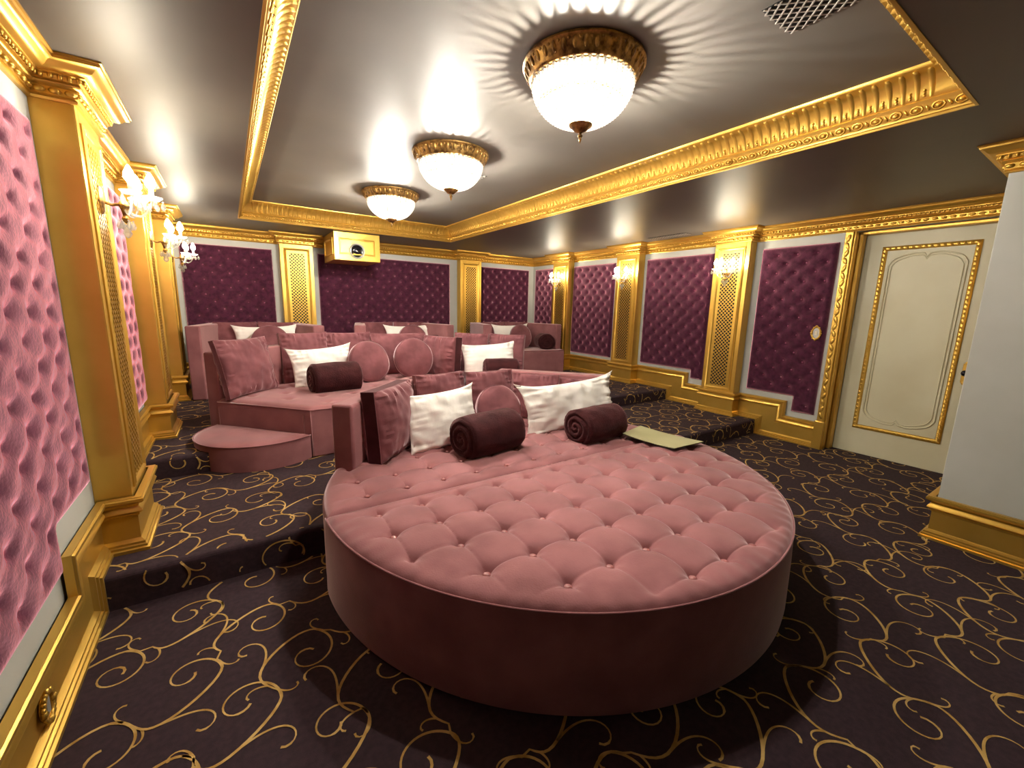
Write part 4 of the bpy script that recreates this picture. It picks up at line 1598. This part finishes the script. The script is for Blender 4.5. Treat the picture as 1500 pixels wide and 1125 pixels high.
# --- front row
cushion('box_cushion', 'plump box cushion with shade-painted side band against the left arm of the front sofa', 'cushion', (.975, 3.085, S1), .56, .52, .30, yaw=Q + .0, tilt=.08, gus=.10, group=G1, seed=1, pinch=.02, wr=.011, band=True)
cushion('box_cushion', 'rose back cushion of the front sofa, left one with a lighter patch', 'cushion', (1.60, 3.56, S1), .52, .50, .19, yaw=.12, tilt=.12, gus=.06, group=G1, seed=2, pinch=.04, wr=.009)
cushion('box_cushion', 'rose back cushion of the front sofa, middle one above the round cushion', 'cushion', (2.12, 3.56, S1), .52, .49, .19, yaw=-.05, tilt=.12, gus=.06, group=G1, seed=3, pinch=.04, wr=.009)
cushion('box_cushion', 'rose back cushion at the right corner of the front sofa, wrinkled top edge', 'cushion', (2.52, 3.35, S1), .48, .46, .19, yaw=-Q, tilt=.14, gus=.06, group=G1, seed=4, pinch=.04, wr=.011)
cushion('box_cushion', 'gathered rose cushion on the right arm of the front sofa, half hidden behind white pillow', 'cushion', (2.86, 3.12, S1), .42, .42, .15, yaw=-Q, tilt=.12, gus=.06, group=G1, seed=5, pinch=.03, wr=.012)
cushion('pillow', 'white cotton pillow at left on the front sofa, behind the rolled blanket', 'pillow', (1.40, 2.99, S1 - .01), .66, .47, .17, yaw=.10, tilt=.34, roll=-.04, mat='linen', group='white pillows on the front sofa', seed=6, pinch=.07, wr=.014, ear=.03, pipe=False, sharp=.42)
round_cushion('round rose cushion leaning back between the two white pillows of the front sofa', (1.99, 3.12, S1), .215, .15, yaw=-.10, tilt=.40, group=G1, seed=1)
cushion('pillow', 'white cotton pillow at right on the front sofa, wide and crumpled', 'pillow', (2.68, 2.90, S1 - .01), 1.10, .46, .18, yaw=-.06, tilt=.28, roll=-.05, mat='linen', group='white pillows on the front sofa', seed=7, pinch=.09, wr=.018, ear=.05, pipe=False, sharp=.42)
blanket_roll('dark maroon rolled blanket on the front sofa, left one, largest in view', (1.63, 2.76, S1 - .01), .55, .168, yaw=.16, seed=1, group='rolled blankets on the front sofa')
blanket_roll('dark maroon rolled blanket on the front sofa, right one beside the olive folder', (2.62, 2.57, S1 - .01), .53, .155, yaw=.06, seed=2, group='rolled blankets on the front sofa')
# --- middle row
cushion('box_cushion', 'square rose cushion with ruffled edge on the left arm of the middle sofa', 'cushion', (.15, 4.95, S2), .63, .57, .22, yaw=Q, tilt=.24, gus=.05, group=G2, seed=8, pinch=.05, wr=.011)
cushion('box_cushion', 'rose back cushion of the middle sofa, leftmost of three', 'cushion', (.72, 5.46, S2), .54, .58, .19, yaw=.25, tilt=.14, gus=.06, group=G2, seed=9, pinch=.04, wr=.009)
cushion('box_cushion', 'rose back cushion of the middle sofa, second of three with a folded corner', 'cushion', (1.22, 5.55, S2), .56, .57, .19, yaw=0, tilt=.14, gus=.06, group=G2, seed=10, pinch=.04, wr=.011)
cushion('box_cushion', 'rose back cushion of the middle sofa, wide one behind the two round cushions', 'cushion', (1.88, 5.55, S2), .76, .55, .19, yaw=0, tilt=.14, gus=.06, group=G2, seed=11, pinch=.04, wr=.009)
cushion('box_cushion', 'plump box cushion with shade-painted side band beside the right round cushion of the middle sofa', 'cushion', (2.33, 5.22, S2), .56, .52, .28, yaw=-1.15, tilt=.08, gus=.12, group=G2, seed=12, pinch=.02, wr=.011, band=True)
cushion('box_cushion', 'flat square rose cushion on the right arm of the middle sofa, behind the white pillow', 'cushion', (2.76, 5.20, S2), .50, .56, .18, yaw=-Q - .1, tilt=.12, gus=.05, group=G2, seed=13, pinch=.03, wr=.011)
cushion('box_cushion', 'flat square rose cushion at the right end of the middle sofa', 'cushion', (3.13, 4.85, S2), .50, .56, .18, yaw=-Q - .1, tilt=.12, gus=.05, group=G2, seed=14, pinch=.03, wr=.008)
cushion('pillow', 'white cotton pillow at left on the middle sofa, behind a rolled blanket', 'pillow', (.87, 5.12, S2 - .01), .68, .45, .17, yaw=.15, tilt=.26, roll=-.06, mat='linen', group='white pillows on the middle sofa', seed=15, pinch=.07, wr=.013, ear=.03, pipe=False, sharp=.42)
cushion('pillow', 'white cotton pillow at right on the middle sofa, against two square cushions', 'pillow', (2.86, 4.80, S2 - .01), .72, .46, .16, yaw=-.45, tilt=.24, roll=-.08, mat='linen', group='white pillows on the middle sofa', seed=16, pinch=.07, wr=.012, ear=.03, pipe=False, sharp=.42)
blanket_roll('maroon rolled blanket on the middle sofa, left one, coiled end facing out', (.90, 4.78, S2 - .01), .52, .165, yaw=.12, seed=3, group='rolled blankets on the middle sofa')
blanket_roll('maroon rolled blanket on the middle sofa, right one before the white pillow', (2.88, 4.57, S2 - .01), .46, .150, yaw=-.40, seed=4, group='rolled blankets on the middle sofa')
round_cushion('round rose cushion of the middle sofa, left of the two', (1.38, 5.08, S2), .25, .16, yaw=.25, tilt=.30, group=G2, seed=2)
round_cushion('round rose cushion of the middle sofa, right of the two and higher', (1.94, 5.14, S2), .255, .15, yaw=.05, tilt=.22, group=G2, seed=3)
# --- back row
def back_row(cx, hb, side, rx, wx, bx, brot, sd):
    cushion('box_cushion', 'dark rose back cushion on the %s sofa of the back row, its left one' % side, 'cushion', (cx - .26, 7.13, S3), .52, .50, .18, yaw=.1, tilt=.12, gus=.07, group=G3, seed=sd, pinch=.03)
    cushion('box_cushion', 'dark rose back cushion on the %s sofa of the back row, its right one' % side, 'cushion', (cx + .27, 7.13, S3), .52, .50, .18, yaw=-.1, tilt=.12, gus=.07, group=G3, seed=sd + 1, pinch=.03)
    cushion('pillow', 'white cotton pillow on the %s sofa of the back row' % side, 'pillow', (wx, 6.93, S3 - .01), .78, .47, .15, yaw=-.05, tilt=.20, roll=-.02, mat='linen', group='white pillows on the back row', seed=sd + 2, pinch=.07, ear=.03, pipe=False, sharp=.42)
    round_cushion('round dark rose cushion before the white pillow on the %s sofa of the back row' % side, (rx, 6.74, S3), .235, .14, yaw=0, tilt=.2, group=G3, seed=sd)
    blanket_roll('dark rolled blanket on the %s sofa of the back row' % side, bx, .44, .16, yaw=brot, seed=sd, group='rolled blankets on the back row')
back_row(.32, .5, 'left', .45, .42, (.88, 6.72, S3 + .0), .2, 20)
back_row(2.32, .5, 'centre', 2.52, 2.53, (2.86, 6.70, S3), -.2, 30)
back_row(4.58, .6, 'right', 4.72, 4.62, (5.18, 6.62, S3), 1.15, 40)

# ------------------------------------------------------------------ olive folder on the ottoman
def folder():
    pts = [(2.797, 2.414), (3.135, 2.50), (3.197, 1.90), (2.843, 1.925)]
    t = root('folder', 'flat olive green folder lying across the right edge of the ottoman', 'folder', (3.0, 2.19, .512))
    n = 12
    def grid(z0, sc):
        vs, fs = [], []
        for i in range(n + 1):
            for j in range(n + 1):
                u, v = i / n, j / n
                x = (pts[0][0] * (1 - u) + pts[1][0] * u) * (1 - v) + (pts[3][0] * (1 - u) + pts[2][0] * u) * v
                y = (pts[0][1] * (1 - u) + pts[1][1] * u) * (1 - v) + (pts[3][1] * (1 - u) + pts[2][1] * u) * v
                vs.append((x - 3.0, y - 2.19, z0 + .010 * (abs(v - .5) * 2) ** 2 + .006 * u * v))
        for i in range(n):
            for j in range(n):
                fs.append((i * (n + 1) + j, (i + 1) * (n + 1) + j, (i + 1) * (n + 1) + j + 1, i * (n + 1) + j + 1))
        return vs, fs
    for nm, z, m in (('back_cover', 0, 'cardedge'), ('front_cover', .006, 'card')):
        a, fa = grid(z, 1); b, fb = grid(z + .004, 1)
        mb = MB(); mb.add(a, fa); mb.add(b, fb)
        k = (n + 1) ** 2
        ring = [(i, 0) for i in range(n + 1)] + [(n, j) for j in range(1, n + 1)] + [(i, n) for i in range(n - 1, -1, -1)] + [(0, j) for j in range(n - 1, 0, -1)]
        for q in range(len(ring)):
            p, r = ring[q], ring[(q + 1) % len(ring)]
            i0, i1 = p[0] * (n + 1) + p[1], r[0] * (n + 1) + r[1]
            mb.f.append((i0, i1, k + i1, k + i0)); mb.mi.append(0)
        mb.build(nm, M[m], t, smooth='auto')
folder()
